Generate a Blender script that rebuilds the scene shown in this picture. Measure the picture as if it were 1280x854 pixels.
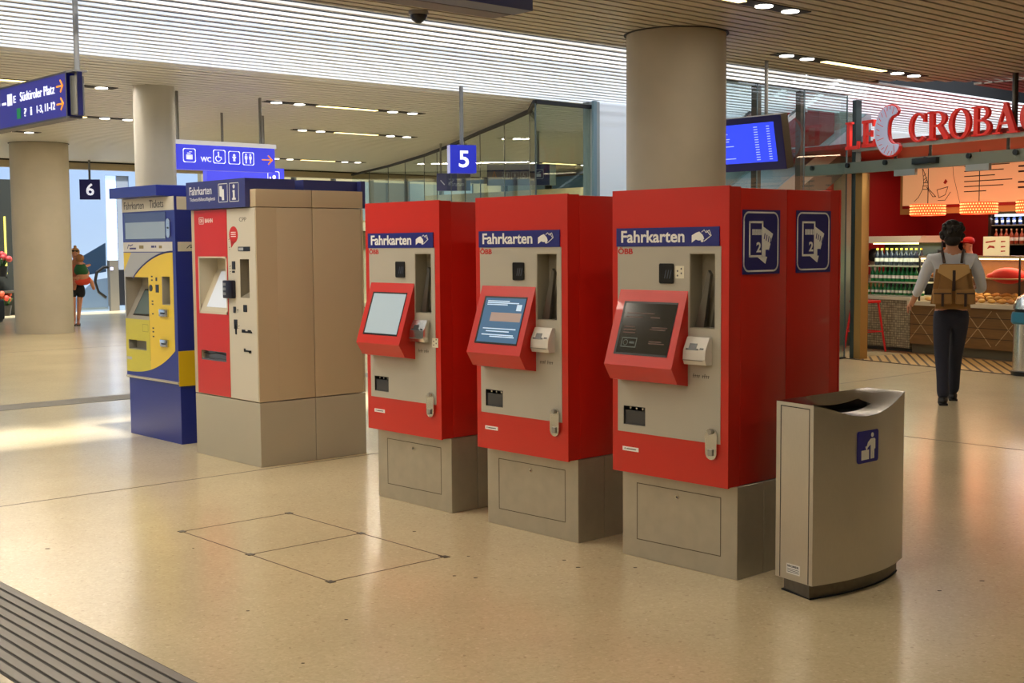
import bpy, bmesh, math, random
from mathutils import Vector, Matrix
random.seed(7)
for o in list(bpy.data.objects): bpy.data.objects.remove(o)
C = bpy.context.scene.collection
SC = bpy.context.scene
PI = math.pi
def lin(c):
    out = []
    for v in c:
        v /= 255.0
        out.append(v/12.92 if v <= .04045 else ((v+.055)/1.055)**2.4)
    return tuple(out)
# ---------------------------------------------------------------- camera
F_PX, PITCH, ROLL, TH, CAM_H = 1586.56, .07542, -.00749, .83693, 1.6
cam = bpy.data.cameras.new('camera'); cam.sensor_width = 36; cam.lens = F_PX/1280*36
cam.clip_end = 200; cam.clip_start = .05
co = bpy.data.objects.new('camera', cam); C.objects.link(co); SC.camera = co
rt = Vector((math.cos(TH), math.sin(TH), 0)); fh = Vector((-math.sin(TH), math.cos(TH), 0)); up = Vector((0, 0, 1))
fw = fh*math.cos(PITCH) - up*math.sin(PITCH); U = fh*math.sin(PITCH) + up*math.cos(PITCH)
X = rt*math.cos(ROLL) + U*math.sin(ROLL); Y = -rt*math.sin(ROLL) + U*math.cos(ROLL); Z = -fw
m = Matrix((X, Y, Z)).transposed().to_4x4(); m.translation = (0, 0, CAM_H); co.matrix_world = m
# ---------------------------------------------------------------- world and light
SC.view_settings.view_transform = 'Standard'; SC.view_settings.look = 'None'
SC.view_settings.exposure = 0.22; SC.view_settings.gamma = 1
try: SC.view_settings.use_curve_mapping = False
except Exception: pass
try:
    SC.cycles.use_denoising = True; SC.cycles.max_bounces = 7; SC.cycles.diffuse_bounces = 4
    SC.cycles.transparent_max_bounces = 16; SC.cycles.sample_clamp_indirect = 6
    SC.cycles.caustics_reflective = False; SC.cycles.caustics_refractive = False
except Exception: pass
w = bpy.data.worlds.new('sky'); SC.world = w; w.use_nodes = True
w.node_tree.nodes['Background'].inputs[0].default_value = (.72, .84, 1, 1)
w.node_tree.nodes['Background'].inputs[1].default_value = 1.0
def area(name, loc, size, power, col, rot=(0, 0, 0), spread=PI):
    l = bpy.data.lights.new(name, 'AREA'); l.shape = 'RECTANGLE'; l.size, l.size_y = size
    l.energy = power; l.color = col; l.spread = spread
    o = bpy.data.objects.new(name, l); C.objects.link(o); o.location = loc; o.rotation_euler = rot
    return o
def aim(o, d):
    o.rotation_euler = Vector(d).to_track_quat('-Z', 'Y').to_euler(); return o
DAY = (.82, .9, 1)
# skylight over the lit band of slats: sky seen through the glass roof
o = area('skylight_daylight', (-6.6, 8, 5.35), (3.0, 34), 1150, DAY); o.rotation_euler = (0, math.radians(62), 0)
area('skylight_daylight_top', (-11, 8, 6.0), (3.6, 34), 700, DAY)
area('atrium_daylight', (-31.4, 12, 7.5), (4.0, 26), 170, (.62, .78, 1))
sun = bpy.data.lights.new('sun', 'SUN'); sun.energy = 9; sun.angle = math.radians(6); sun.color = (1, .97, .92)
so = bpy.data.objects.new('sun', sun); C.objects.link(so); aim(so, (-.35, .05, -1))
LAMP_W = 40
WARM = (1, .89, .74)
# ---------------------------------------------------------------- materials
MATS = {}
def mat(name, col, rough=.5, metal=0, emit=None, es=1, noise=0, nscale=40, bump=0, spec=.5, stretch=None, alpha=None, coat=0):
    if name in MATS: return MATS[name]
    m = bpy.data.materials.new(name); m.use_nodes = True; MATS[name] = m
    n = m.node_tree.nodes; L = m.node_tree.links; b = n['Principled BSDF']
    c = lin(col); b.inputs['Base Color'].default_value = (*c, 1); b.inputs['Roughness'].default_value = rough
    b.inputs['Metallic'].default_value = metal; b.inputs['Specular IOR Level'].default_value = spec
    b.inputs['Coat Weight'].default_value = coat
    if emit: b.inputs['Emission Color'].default_value = (*lin(emit), 1); b.inputs['Emission Strength'].default_value = es
    if noise or bump:
        tc = n.new('ShaderNodeTexCoord'); mp = n.new('ShaderNodeMapping'); L.new(tc.outputs['Object'], mp.inputs[0])
        if stretch: mp.inputs['Scale'].default_value = stretch
        nz = n.new('ShaderNodeTexNoise'); nz.inputs['Scale'].default_value = nscale; nz.inputs['Detail'].default_value = 5
        L.new(mp.outputs[0], nz.inputs[0])
        if noise:
            mx = n.new('ShaderNodeMix'); mx.data_type = 'RGBA'
            mx.inputs[6].default_value = (*[v*(1-noise) for v in c], 1); mx.inputs[7].default_value = (*[min(1, v*(1+noise)) for v in c], 1)
            L.new(nz.outputs[0], mx.inputs[0]); L.new(mx.outputs[2], b.inputs['Base Color'])
        if bump:
            bp = n.new('ShaderNodeBump'); bp.inputs['Strength'].default_value = bump; bp.inputs['Distance'].default_value = .004
            L.new(nz.outputs[0], bp.inputs['Height']); L.new(bp.outputs[0], b.inputs['Normal'])
    return m
def glassmat(name, tint=(.86, .93, .92), refl=.08):
    m = bpy.data.materials.new(name); m.use_nodes = True; n = m.node_tree.nodes; L = m.node_tree.links
    n.clear(); out = n.new('ShaderNodeOutputMaterial'); t = n.new('ShaderNodeBsdfTransparent'); g = n.new('ShaderNodeBsdfGlossy')
    t.inputs[0].default_value = (*tint, 1); g.inputs['Roughness'].default_value = .02
    fr = n.new('ShaderNodeFresnel'); fr.inputs[0].default_value = 1.45; ad = n.new('ShaderNodeMath'); ad.operation = 'ADD'
    ad.inputs[1].default_value = refl-.04; L.new(fr.outputs[0], ad.inputs[0]); mx = n.new('ShaderNodeMixShader')
    ge = n.new('ShaderNodeNewGeometry'); iv = n.new('ShaderNodeMath'); iv.operation = 'SUBTRACT'; iv.inputs[0].default_value = 1; L.new(ge.outputs['Backfacing'], iv.inputs[1])
    mu = n.new('ShaderNodeMath'); mu.operation = 'MULTIPLY'; mu.use_clamp = True; L.new(ad.outputs[0], mu.inputs[0]); L.new(iv.outputs[0], mu.inputs[1]); ad = mu
    L.new(ad.outputs[0], mx.inputs[0]); L.new(t.outputs[0], mx.inputs[1]); L.new(g.outputs[0], mx.inputs[2]); L.new(mx.outputs[0], out.inputs[0])
    MATS[name] = m; return m
GLASS = glassmat('clear glass')
def floor_mat():
    m = bpy.data.materials.new('terrazzo'); m.use_nodes = True; n = m.node_tree.nodes; L = m.node_tree.links; b = n['Principled BSDF']
    tc = n.new('ShaderNodeTexCoord'); v = n.new('ShaderNodeTexVoronoi'); v.inputs['Scale'].default_value = 90; L.new(tc.outputs['Object'], v.inputs[0])
    r = n.new('ShaderNodeValToRGB'); L.new(v.outputs['Color'], r.inputs[0])
    e = r.color_ramp.elements; e[0].position = 0; e[0].color = (*lin((178, 160, 128)), 1); e[1].position = 1; e[1].color = (*lin((230, 213, 176)), 1)
    k = e.new(.12); k.color = (*lin((206, 189, 152)), 1); k = e.new(.85); k.color = (*lin((217, 200, 162)), 1)
    nz = n.new('ShaderNodeTexNoise'); nz.inputs['Scale'].default_value = .9; nz.inputs['Detail'].default_value = 4; L.new(tc.outputs['Object'], nz.inputs[0])
    r2 = n.new('ShaderNodeValToRGB'); L.new(nz.outputs[0], r2.inputs[0]); r2.color_ramp.elements[0].color = (.86, .86, .86, 1); r2.color_ramp.elements[1].color = (1, 1, 1, 1)
    r2.color_ramp.elements[0].position = .3; r2.color_ramp.elements[1].position = .7
    mx = n.new('ShaderNodeMix'); mx.data_type = 'RGBA'; mx.blend_type = 'MULTIPLY'; mx.inputs[0].default_value = 1
    L.new(r.outputs[0], mx.inputs[6]); L.new(r2.outputs[0], mx.inputs[7]); L.new(mx.outputs[2], b.inputs['Base Color'])
    b.inputs['Roughness'].default_value = .2; b.inputs['Specular IOR Level'].default_value = .55
    MATS['terrazzo'] = m; return m
def steel(name, col=(190, 186, 178), rough=.34, stretch=(1, 1, 30), noise=.12):
    return mat(name, col, rough, 1, noise=noise, nscale=30, bump=.03, stretch=stretch)
FLOOR = floor_mat()
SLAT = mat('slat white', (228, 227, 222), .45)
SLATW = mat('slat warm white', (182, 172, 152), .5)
DARK = mat('dark cavity', (22, 22, 24), .8)
CONC = mat('concrete', (176, 168, 150), .75, noise=.10, nscale=3, bump=.15)
CONCD = mat('concrete smooth', (190, 188, 180), .42, noise=.06, nscale=3)
RED = mat('red paint', (198, 38, 26), .34, bump=.04, nscale=220, coat=.15)
NAVY = mat('navy', (24, 32, 120), .4)
WHITE = mat('white lettering', (238, 238, 236), .5)
GREYP = mat('grey panel', (176, 172, 160), .42, metal=.0, noise=.05, nscale=5)
STEELB = mat('pedestal steel', (184, 178, 162), .38, .55, noise=.14, nscale=12, bump=.03)
STEELS = mat('brushed steel', (206, 200, 190), .3, .85, noise=.08, nscale=30, bump=.02, stretch=(14, 14, 1))
CHROME = mat('satin chrome', (215, 213, 208), .22, 1)
BLACK = mat('black plastic', (16, 16, 18), .3)
RUBBER = mat('matt black', (14, 14, 15), .7)
ALU = mat('aluminium', (168, 166, 160), .4, .8)
BEIGE = mat('beige sheet', (186, 170, 142), .45, noise=.03, nscale=3)
BEIGEF = mat('pale beige front', (198, 192, 176), .45)
NAVYD = mat('machine navy', (52, 58, 118), .4)
NAVYB = mat('machine blue', (34, 46, 132), .3)
YEL = mat('yellow foil', (226, 194, 60), .4)
YELG = mat('yellow green foil', (196, 186, 62), .4, noise=.04)
SILV = mat('silver grey foil', (168, 170, 172), .42)
# ---------------------------------------------------------------- mesh builder
class Fr:
    def __init__(s, o, u, v): s.o = Vector(o); s.u = Vector(u); s.v = Vector(v); s.n = s.u.cross(s.v)
    def __call__(s, a, b, c=0): return s.o + s.u*a + s.v*b + s.n*c
FRONT = Fr((0, 0, 0), (1, 0, 0), (0, 0, 1)); SIDE = Fr((0, 0, 0), (0, 1, 0), (0, 0, 1))
class MB:
    def __init__(s): s.b = bmesh.new()
    def box(s, x0, x1, y0, y1, z0, z1, bev=0, seg=2):
        t = bmesh.new(); r = bmesh.ops.create_cube(t, size=1)
        for v in t.verts: v.co = Vector(((x0+x1)/2+v.co.x*(x1-x0), (y0+y1)/2+v.co.y*(y1-y0), (z0+z1)/2+v.co.z*(z1-z0)))
        if bev: bmesh.ops.bevel(t, geom=t.edges[:], offset=bev, segments=seg, affect='EDGES', profile=.6)
        s.add(t); return s
    def add(s, t, M=None):
        if M is not None: t.transform(M)
        me = bpy.data.meshes.new('t'); t.to_mesh(me); t.free(); s.b.from_mesh(me); bpy.data.meshes.remove(me); return s
    def prism(s, poly, fr, c0, c1):
        a = [s.b.verts.new(fr(p[0], p[1], c0)) for p in poly]; b = [s.b.verts.new(fr(p[0], p[1], c1)) for p in poly]
        n = len(poly)
        try:
            s.b.faces.new(a[::-1]); s.b.faces.new(b)
            for i in range(n): s.b.faces.new((a[i], a[(i+1) % n], b[(i+1) % n], b[i]))
        except ValueError: pass
        return s
    def plate(s, x0, x1, z0, z1, holes, y0, y1):
        xs = sorted({x0, x1, *[h[0] for h in holes], *[h[1] for h in holes]}); zs = sorted({z0, z1, *[h[2] for h in holes], *[h[3] for h in holes]})
        inside = lambda x, z: any(h[0] < x < h[1] and h[2] < z < h[3] for h in holes)
        V = {}
        def vt(i, y, k):
            q = (i, y, k)
            if q not in V: V[q] = s.b.verts.new((xs[i], y, zs[k]))
            return V[q]
        cell = {(i, k) for i in range(len(xs)-1) for k in range(len(zs)-1) if not inside((xs[i]+xs[i+1])/2, (zs[k]+zs[k+1])/2)}
        for i, k in cell:
            s.b.faces.new((vt(i, y0, k), vt(i+1, y0, k), vt(i+1, y0, k+1), vt(i, y0, k+1)))
            s.b.faces.new((vt(i, y1, k+1), vt(i+1, y1, k+1), vt(i+1, y1, k), vt(i, y1, k)))
            for (di, dk, e) in ((-1, 0, ((0, 0), (0, 1))), (1, 0, ((1, 1), (1, 0))), (0, -1, ((1, 0), (0, 0))), (0, 1, ((0, 1), (1, 1)))):
                if (i+di, k+dk) not in cell:
                    (a, b), (c, d) = e
                    s.b.faces.new((vt(i+a, y0, k+b), vt(i+c, y0, k+d), vt(i+c, y1, k+d), vt(i+a, y1, k+b)))
        return s
    def tube(s, pts, r, seg=10, caps=True):
        pts = [Vector(p) for p in pts]; rs = r if isinstance(r, (list, tuple)) else [r]*len(pts); rings = []
        for i, p in enumerate(pts):
            d = (pts[min(i+1, len(pts)-1)]-pts[max(i-1, 0)]).normalized(); a = d.orthogonal().normalized()
            if rings and i: a = (pa - d*pa.dot(d)).normalized()
            pa = a; b = d.cross(a)
            rings.append([s.b.verts.new(p+(a*math.cos(2*PI*k/seg)+b*math.sin(2*PI*k/seg))*rs[i]) for k in range(seg)])
        for i in range(len(rings)-1):
            for k in range(seg): s.b.faces.new((rings[i][k], rings[i][(k+1) % seg], rings[i+1][(k+1) % seg], rings[i+1][k]))
        if caps: s.b.faces.new(rings[0][::-1]); s.b.faces.new(rings[-1])
        return s
    def lathe(s, prof, c=(0, 0, 0), seg=24, sx=1, sy=1):
        rings = []
        for r, z in prof: rings.append([s.b.verts.new((c[0]+r*sx*math.cos(2*PI*k/seg), c[1]+r*sy*math.sin(2*PI*k/seg), c[2]+z)) for k in range(seg)])
        for i in range(len(rings)-1):
            for k in range(seg): s.b.faces.new((rings[i][k], rings[i][(k+1) % seg], rings[i+1][(k+1) % seg], rings[i+1][k]))
        s.b.faces.new(rings[0][::-1]); s.b.faces.new(rings[-1]); return s
    def sph(s, c, r, sx=1, sy=1, sz=1, seg=14, M=None):
        t = bmesh.new(); bmesh.ops.create_uvsphere(t, u_segments=seg, v_segments=max(6, seg*2//3), radius=r)
        for v in t.verts: v.co = Vector((v.co.x*sx, v.co.y*sy, v.co.z*sz))
        if M is not None: t.transform(M)
        t.transform(Matrix.Translation(c)); s.add(t); return s
    def text(s, txt, fr, u0, v0, u1, v1, th=.002, off=0.0, shear=0, keep=False):
        cu = bpy.data.curves.new('t', 'FONT'); cu.body = txt; cu.size = 1; cu.offset = off; cu.extrude = .5; cu.shear = shear; cu.resolution_u = 3
        ob = bpy.data.objects.new('t', cu); me = bpy.data.meshes.new_from_object(ob)
        if not me.vertices: return s
        xs = [v.co.x for v in me.vertices]; ys = [v.co.y for v in me.vertices]
        xa, xb, ya, yb = min(xs), max(xs), min(ys), max(ys); k = (v1-v0)/(yb-ya); kx = (u1-u0)/(xb-xa)
        if keep: kx = k
        for v in me.vertices: v.co = fr(u0+(v.co.x-xa)*kx, v0+(v.co.y-ya)*k, (v.co.z+.5)*th)
        s.b.from_mesh(me); bpy.data.meshes.remove(me); bpy.data.objects.remove(ob); bpy.data.curves.remove(cu); return s
    def build(s, name, m, parent=None, loc=None, rz=0, smooth=True):
        bmesh.ops.recalc_face_normals(s.b, faces=s.b.faces[:])
        me = bpy.data.meshes.new(name); s.b.to_mesh(me); s.b.free(); me.materials.append(m)
        if smooth:
            me.polygons.foreach_set('use_smooth', [True]*len(me.polygons)); me.set_sharp_from_angle(angle=math.radians(32))
        o = bpy.data.objects.new(name, me); C.objects.link(o)
        if parent: o.parent = parent
        if loc is not None: o.location = loc
        if rz: o.rotation_euler.z = rz
        return o
def bx(*a, **k): return MB().box(*a, **k)
def tag(o, label, cat, group=None):
    o['label'] = label; o['category'] = cat
    if group: o['group'] = group
    return o
def thing(name, label, cat, loc=(0, 0, 0), rz=0, group=None):
    o = bpy.data.objects.new(name, None); C.objects.link(o); o.location = loc; o.rotation_euler.z = rz; o.empty_display_size = .1
    return tag(o, label, cat, group)
def struct(o, label=None):
    o['kind'] = 'structure'
    if label: o['label'] = label
    return o
def copy_tree(o, parent=None):
    c = o.copy(); C.objects.link(c)
    if parent: c.parent = parent
    for ch in [q for q in bpy.data.objects if q.parent == o]: copy_tree(ch, c)
    return c
def circle(cx, cy, r, n=20, a0=0, a1=2*PI): return [(cx+r*math.cos(a0+(a1-a0)*i/n), cy+r*math.sin(a0+(a1-a0)*i/n)) for i in range(n + (0 if abs(a1-a0-2*PI) < 1e-6 else 1))]
def stroke(mb, fr, pts, w, c0, c1, closed=False):
    n = len(pts)
    for i in range(n if closed else n-1):
        a = Vector((*pts[i], 0)); b = Vector((*pts[(i+1) % n], 0)); d = (b-a)
        if d.length < 1e-6: continue
        d.normalize(); p = Vector((-d.y, d.x, 0))*w/2; a = a-d*w*.35; b = b+d*w*.35
        mb.prism([(a+p)[:2], (a-p)[:2], (b-p)[:2], (b+p)[:2]], fr, c0, c1)
def rrect(u0, v0, u1, v1, r, n=5):
    out = []
    for cx, cy, a in ((u1-r, v1-r, 0), (u0+r, v1-r, PI/2), (u0+r, v0+r, PI), (u1-r, v0+r, 1.5*PI)):
        out += [(cx+r*math.cos(a+PI/2*i/n), cy+r*math.sin(a+PI/2*i/n)) for i in range(n+1)]
    return out

# ================================================================ SETTING
ZC = 3.6
struct(bx(-42, 9, -10, 32, -.2, 0).build('floor', FLOOR))
LINE = mat('floor joint', (92, 74, 50), .6)
j = MB()
for a in ((-7.955, -7.945, -10, 9.4), (-7.96, 9, 9.39, 9.402), (-8.2, -8.188, 9.4, 15.2), (-19.86, -19.84, -10, 25)): j.box(a[0], a[1], a[2], a[3], -.01, .0012)
struct(j.build('trim_1', LINE), 'thin dark joints between the terrazzo fields')
struct(bx(-13.15, -12.71, -10, 25, -.01, .003).build('trim_2', mat('drain grate', (104, 98, 88), .5, .6)), 'dark metal drain strip across the floor')
# ribbed metal entrance strip, lower left
g = thing('floor_grating', 'ribbed grey metal strip set in floor at lower left', 'floor grating', (-5, 1.95, 0))
gb = MB(); gb.box(-9, 9, -.25, .245, -.01, .001); gb.build('tray', mat('grating dark', (58, 54, 50), .6, .3), g)
gr = MB()
for k in range(9):
    y = -.245+k*.0545
    gr.box(-9, 9, y+.005, y+.046, .001, .006, bev=.0015, seg=1)
gr.build('ribs', mat('grating rib', (128, 122, 114), .42, .7, noise=.15, nscale=8, stretch=(1, 20, 1)), g)
# floor hatch
hx, hy = -5.026, 3.351
h = thing('floor_hatch', 'double square floor hatch lines with metal corner keys', 'floor hatch', (hx, hy, 0))
hb = MB()
for a in ((-1.49, 0, 0), (-1.49, 0, .706)): hb.box(a[0], a[1], a[2]-.003, a[2]+.003, -.004, .0014)
for x in (0, -.745, -1.49): hb.box(x-.003, x+.003, 0, .706, -.004, .0014)
hb.build('frame', LINE, h)
for x in (0, -.745, -1.49):
    for y in (0, .706): bx(x-.022, x+.022, y-.018, y+.018, -.004, .002).build('corner_key', mat('key metal', (84, 74, 60), .5, .5), h)
sp = MB()
for x, y, r in ((-6.64, 2.63, .014), (-4.46, 3.05, .008), (-4.87, 2.81, .008), (-5.06, 4.05, .012), (-5.6, 4.3, .01), (-4.95, 4.15, .008), (-4.4, 4.4, .012), (-4.55, 4.45, .01), (-4.6, 3.9, .01), (-4.7, 3.85, .009), (-4.2, 4.6, .01), (-2.9, 5.6, .012), (-2.95, 5.3, .01), (-4.1, 2.6, .007), (-6.1, 3.2, .006)):
    sp.prism([(p[0], p[1]*.5) for p in circle(0, 0, r, 9)], Fr((x, y, 0), (.7, .7, 0), (-.7, .7, 0)), -.002, .0016)
struct(sp.build('trim_3', mat('spot', (70, 56, 40), .8)), 'small dark spots on the terrazzo')

def slats(name, m, x0, x1, step, w, h, y0, y1, fy=None, z=ZC):
    b = MB(); x = x0
    while x < x1:
        a, c = (fy(x) if fy else (y0, y1)); b.box(x, x+w, a, c, z, z+h); x += step
    return struct(b.build(name, m, smooth=False))
def near_y(x):   # near ceiling follows the curved shop front at its end
    if x < -8.9+.9: return (-10, 13.9+max(0, (x+8.9))*1.5)
    return (-10, 15.25)
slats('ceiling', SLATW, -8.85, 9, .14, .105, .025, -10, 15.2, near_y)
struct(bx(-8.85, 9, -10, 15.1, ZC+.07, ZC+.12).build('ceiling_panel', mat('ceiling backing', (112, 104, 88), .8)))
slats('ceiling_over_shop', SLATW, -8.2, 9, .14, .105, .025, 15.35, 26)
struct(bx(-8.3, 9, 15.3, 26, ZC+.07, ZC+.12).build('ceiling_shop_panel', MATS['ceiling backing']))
struct(bx(-8.9, -8.85, -10, 14.2, ZC-.005, ZC+.3).build('trim_4', mat('edge trim', (120, 112, 98), .5)))
# band of open slats under the skylight
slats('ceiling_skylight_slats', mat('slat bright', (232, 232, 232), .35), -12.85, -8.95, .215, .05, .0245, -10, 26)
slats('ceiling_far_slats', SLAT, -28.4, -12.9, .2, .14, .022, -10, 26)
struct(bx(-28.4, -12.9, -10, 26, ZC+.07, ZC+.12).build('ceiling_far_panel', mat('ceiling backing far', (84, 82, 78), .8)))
# unseen skylight shaft: slot shapes sun strip, walls coloured dark as shade between slats
sh = MB(); sh.box(-12.95, -12.85, -10, 26, ZC+.12, 6.4); sh.box(-12.9, -9.1, -10, 26, 6.4, 6.5); sh.box(-8.0, -4.6, -10, 26, 6.4, 6.5)
sh.box(-4.7, -4.6, -10, 26, ZC+.12, 6.4); sh.box(-12.9, -4.6, -10.1, -10, ZC+.05, 6.5); sh.box(-12.9, -4.6, 26, 26.1, ZC+.05, 6.5)
struct(sh.build('wall_skylight', mat('shaft shade', (34, 35, 38), .8)))
# outer walls
WB = mat('wall beige', (150, 140, 124), .7); WBL = mat('wall daylight blue', (140, 164, 198), .55)  # far wall is grey, the blue of the daylight put into its colour
struct(bx(-42, 9, -10.2, -10, 0, 6.5).build('wall_behind', WB)); struct(bx(8.8, 9, -10, 32, 0, 6.5).build('wall_right', WB))
struct(bx(-42, 9, 31, 31.2, 0, 6.5).build('wall_back', WB))
wf = MB(); wf.box(-33.6, -33.4, -10, 15.18, 0, 8); wf.box(-33.6, -33.4, 15.86, 31, 0, 8); wf.box(-33.6, -33.4, 15.18, 15.86, 3.6, 8)
struct(wf.build('wall_far', WBL)); struct(bx(-33.55, -33.45, 15.5, 15.9, 0, 3.6).build('wall_panel', mat('grey panel far', (140, 150, 165), .6)))
struct(bx(-33.5, -33.45, 15.15, 15.52, .0, 3.6).build('window_1', mat('daylight pane', (200, 220, 250), .4, emit=(190, 215, 252), es=.8)))
struct(bx(-28.55, -28.4, -10, 26, 3.42, 3.85).build('trim_5', mat('fascia', (188, 172, 142), .6)))
struct(bx(-28.45, -28.35, -10, 26, 3.57, 3.6).build('trim_6', DARK))
# columns
def column(name, x, y, r, m, label, z1=ZC+.02):
    return struct(MB().lathe([(r, 0), (r, z1)], (0, 0, 0), 48).build(name, m, loc=(x, y, 0)), label)
column('column', -8.08, 9.43, .475, CONC, 'large round concrete column behind the red machines')
column('column', -24.05, 9.63, .53, CONC, 'round concrete column at far left')
column('column', -14.82, 7.4, .25, CONCD, 'slim smooth grey column above the blue machine')
for x, y, r in ((-8.08, 9.43, .5), (-24.05, 9.63, .55)):
    struct(MB().lathe([(r, ZC-.006), (r, ZC+.0)], (0, 0, 0), 48).build('trim_7', DARK, loc=(x, y, 0)))
column('column', -11.5, 17.25, .3, mat('concrete grey', (150, 150, 135), .6), 'round grey column behind the glass beside the bakery')

# ceiling light fixtures
TUBE = mat('light tube', (255, 236, 190), .4, emit=(255, 226, 150), es=3.0); SPOT = mat('spot lens', (255, 255, 250), .4, emit=(255, 248, 235), es=6)
def fixture(x, y0, y1, z, label, power=1.0):
    L = y1-y0; t = thing('ceiling_light', label, 'ceiling light', (x, y0, z), 0, 'recessed linear ceiling lights')
    bx(-.09, .09, 0, L, -.004, .03).build('housing', RUBBER, t)
    bx(-.035, .05, .85, L-.85, -.012, -.004).build('tube', TUBE, t)
    for k in (.18, .55, L-.55, L-.18):
        MB().prism(circle(0, 0, .075, 20), Fr((0, k, -.004), (1, 0, 0), (0, -1, 0)), 0, .008).build('spot', SPOT, t)
    l = bpy.data.lights.new('lamp', 'AREA'); l.shape = 'RECTANGLE'; l.size = .14; l.size_y = L-.2; l.energy = LAMP_W*power; l.color = WARM
    o = bpy.data.objects.new('lamp', l); C.objects.link(o); o.location = (x, y0+L/2, z-.02)
    return t
Zf = ZC-.004
fixture(-8.19, 11.17, 14.08, Zf, 'recessed ceiling light nearest the bakery sign', .7)
fixture(-6.62, 6.45, 9.4, Zf, 'recessed ceiling light cut by the top edge of the photo', .4)
fixture(-8.3, 1.0, 3.9, Zf, 'unseen ceiling light added above the front of the beige machine', 1.3)  # added out of view to brighten the beige front, not its side
fixture(-9.2, -3.6, -.7, Zf, 'unseen ceiling light added far to the left of the viewer', 1.9)  # extra lamp out of view, added to light the machine fronts
fixture(-6.62, 1.5, 4.4, Zf, 'recessed ceiling light above the front of the red machines', 1.0)
fixture(-3.1, 1.5, 4.4, Zf, 'recessed ceiling light ahead of the nearest red machine', .5)
fixture(-3.1, 6.45, 9.4, Zf, 'recessed ceiling light over the steel bin side', .5)
fixture(-4.9, -3.6, -.7, Zf, 'recessed ceiling light to the left of the viewer', 2.6)
fixture(-1.2, -3.4, -.5, Zf, 'recessed ceiling light behind the viewer', 1.4)
fixture(.8, 3.4, 6.3, Zf, 'recessed ceiling light to the right of the viewer', .45)
fixture(-3.2, 11.3, 14.2, Zf, 'recessed ceiling light on the right over the hall', .5)
fixture(-15.3, 9.28, 12.0, Zf, 'recessed ceiling light right of the toilets sign, nearer of two', 1.5)
fixture(-15.25, 4.2, 7.1, Zf, 'recessed ceiling light behind the hanging street sign', 1.5)
fixture(-18.65, 11.85, 14.45, Zf, 'recessed ceiling light right of the toilets sign, farther of two', 1.5)
fixture(-18.76, 6.2, 9.1, Zf, 'recessed ceiling light left of the slim column', 1.5)
fixture(-21.9, 10.6, 13.45, Zf, 'recessed ceiling light just above the toilets sign', 1.5)
fixture(-21.8, 5.8, 8.75, Zf, 'recessed ceiling light at far left under the street sign', 1.5)
fixture(-17.0, 18.2, 21.0, Zf, 'added ceiling light inside the glazed hall, nearer', 2.5)  # this and the next are added to brighten the hall behind the glass
fixture(-22.5, 20.5, 23.3, Zf, 'added ceiling light inside the glazed hall, farther', 2.5)
fixture(-24.95, 15.2, 17.8, Zf, 'farthest recessed ceiling light, right of the toilets sign', 1.5)

# ================================================================ RED TICKET MACHINES
W, H, ZB, DM = .741, 1.87, .4504, .91
def hand_pictogram(mb, fr, u, v, w, h, t):
    k = lambda a, b: (u+a*w, v+b*h)
    mb.prism([k(0, .05), k(0, .6), k(.22, .8), k(.38, .88), k(.55, .62), k(.6, .45), k(.62, .3), k(.5, .25), k(.35, .2), k(.2, .28)], fr, 0, t)
    mb.prism(circle(u+w*.52, v+h*.2, w*.07, 10), fr, 0, t)
    for q in (((.62, .15), (.98, .58)), ((.98, .58), (.88, .98)), ((.88, .98), (.72, .8)), ((.72, .8), (.62, 1)), ((.62, 1), (.5, .85)), ((.92, .6), (.75, .95))):
        stroke(mb, fr, [k(*q[0]), k(*q[1])], w*.03, 0, t)
def ticket_pictogram(t, y0, y1, z0, z1):
    """square blue sticker with two tickets, on the right side (+x)"""
    fr = Fr((W/2, 0, 0), (0, 1, 0), (0, 0, 1)); w_, h_ = y1-y0, z1-z0
    base = MB().box(W/2-.001, W/2+.002, y0, y1, z0, z1).build('ticket_sticker', mat('sticker blue', (34, 32, 108), .4), t)
    base['label'] = 'blue ticket pictogram sticker'
    k = lambda a, b: (y0+a*w_, z1-b*h_)
    wh = MB(); c0, c1 = .002, .0032
    rr = rrect(y0+.03*w_, z0+.05*h_, y1-.06*w_, z1-.04*h_, .035); stroke(wh, fr, rr, .008, c0, c1, True)
    stroke(wh, fr, [k(.18, .19), k(.52, .19), k(.52, .72), k(.18, .72)], .010, c0, c1, True)
    wh.prism([k(.54, .26), k(.8, .37), k(.6, .84), k(.38, .73), k(.54, .73)], fr, c0, c1)
    for i in range(6): a = .25+i*.042; wh.prism([k(a, .3), k(a+.025, .3), k(a+.025, .39), k(a, .39)], fr, c0, c1)
    wh.text('2', fr, *(lambda p, q: (p[0], q[1], q[0], p[1]))(k(.36, .5), k(.48, .66)), th=.0032, off=.03)
    wh.build('pictogram', WHITE, base)
    bk = MB(); bk.text('1', fr, *(lambda p, q: (p[0], q[1], q[0], p[1]))(k(.6, .62), k(.68, .73)), th=.0045, off=.02)
    for i in range(4): a = .56+i*.055; b = .37+i*.022; stroke(bk, fr, [k(a+.02, b), k(a, b+.08)], .004, .003, .0045)
    bk.build('pictogram_print', NAVY, base)
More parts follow.
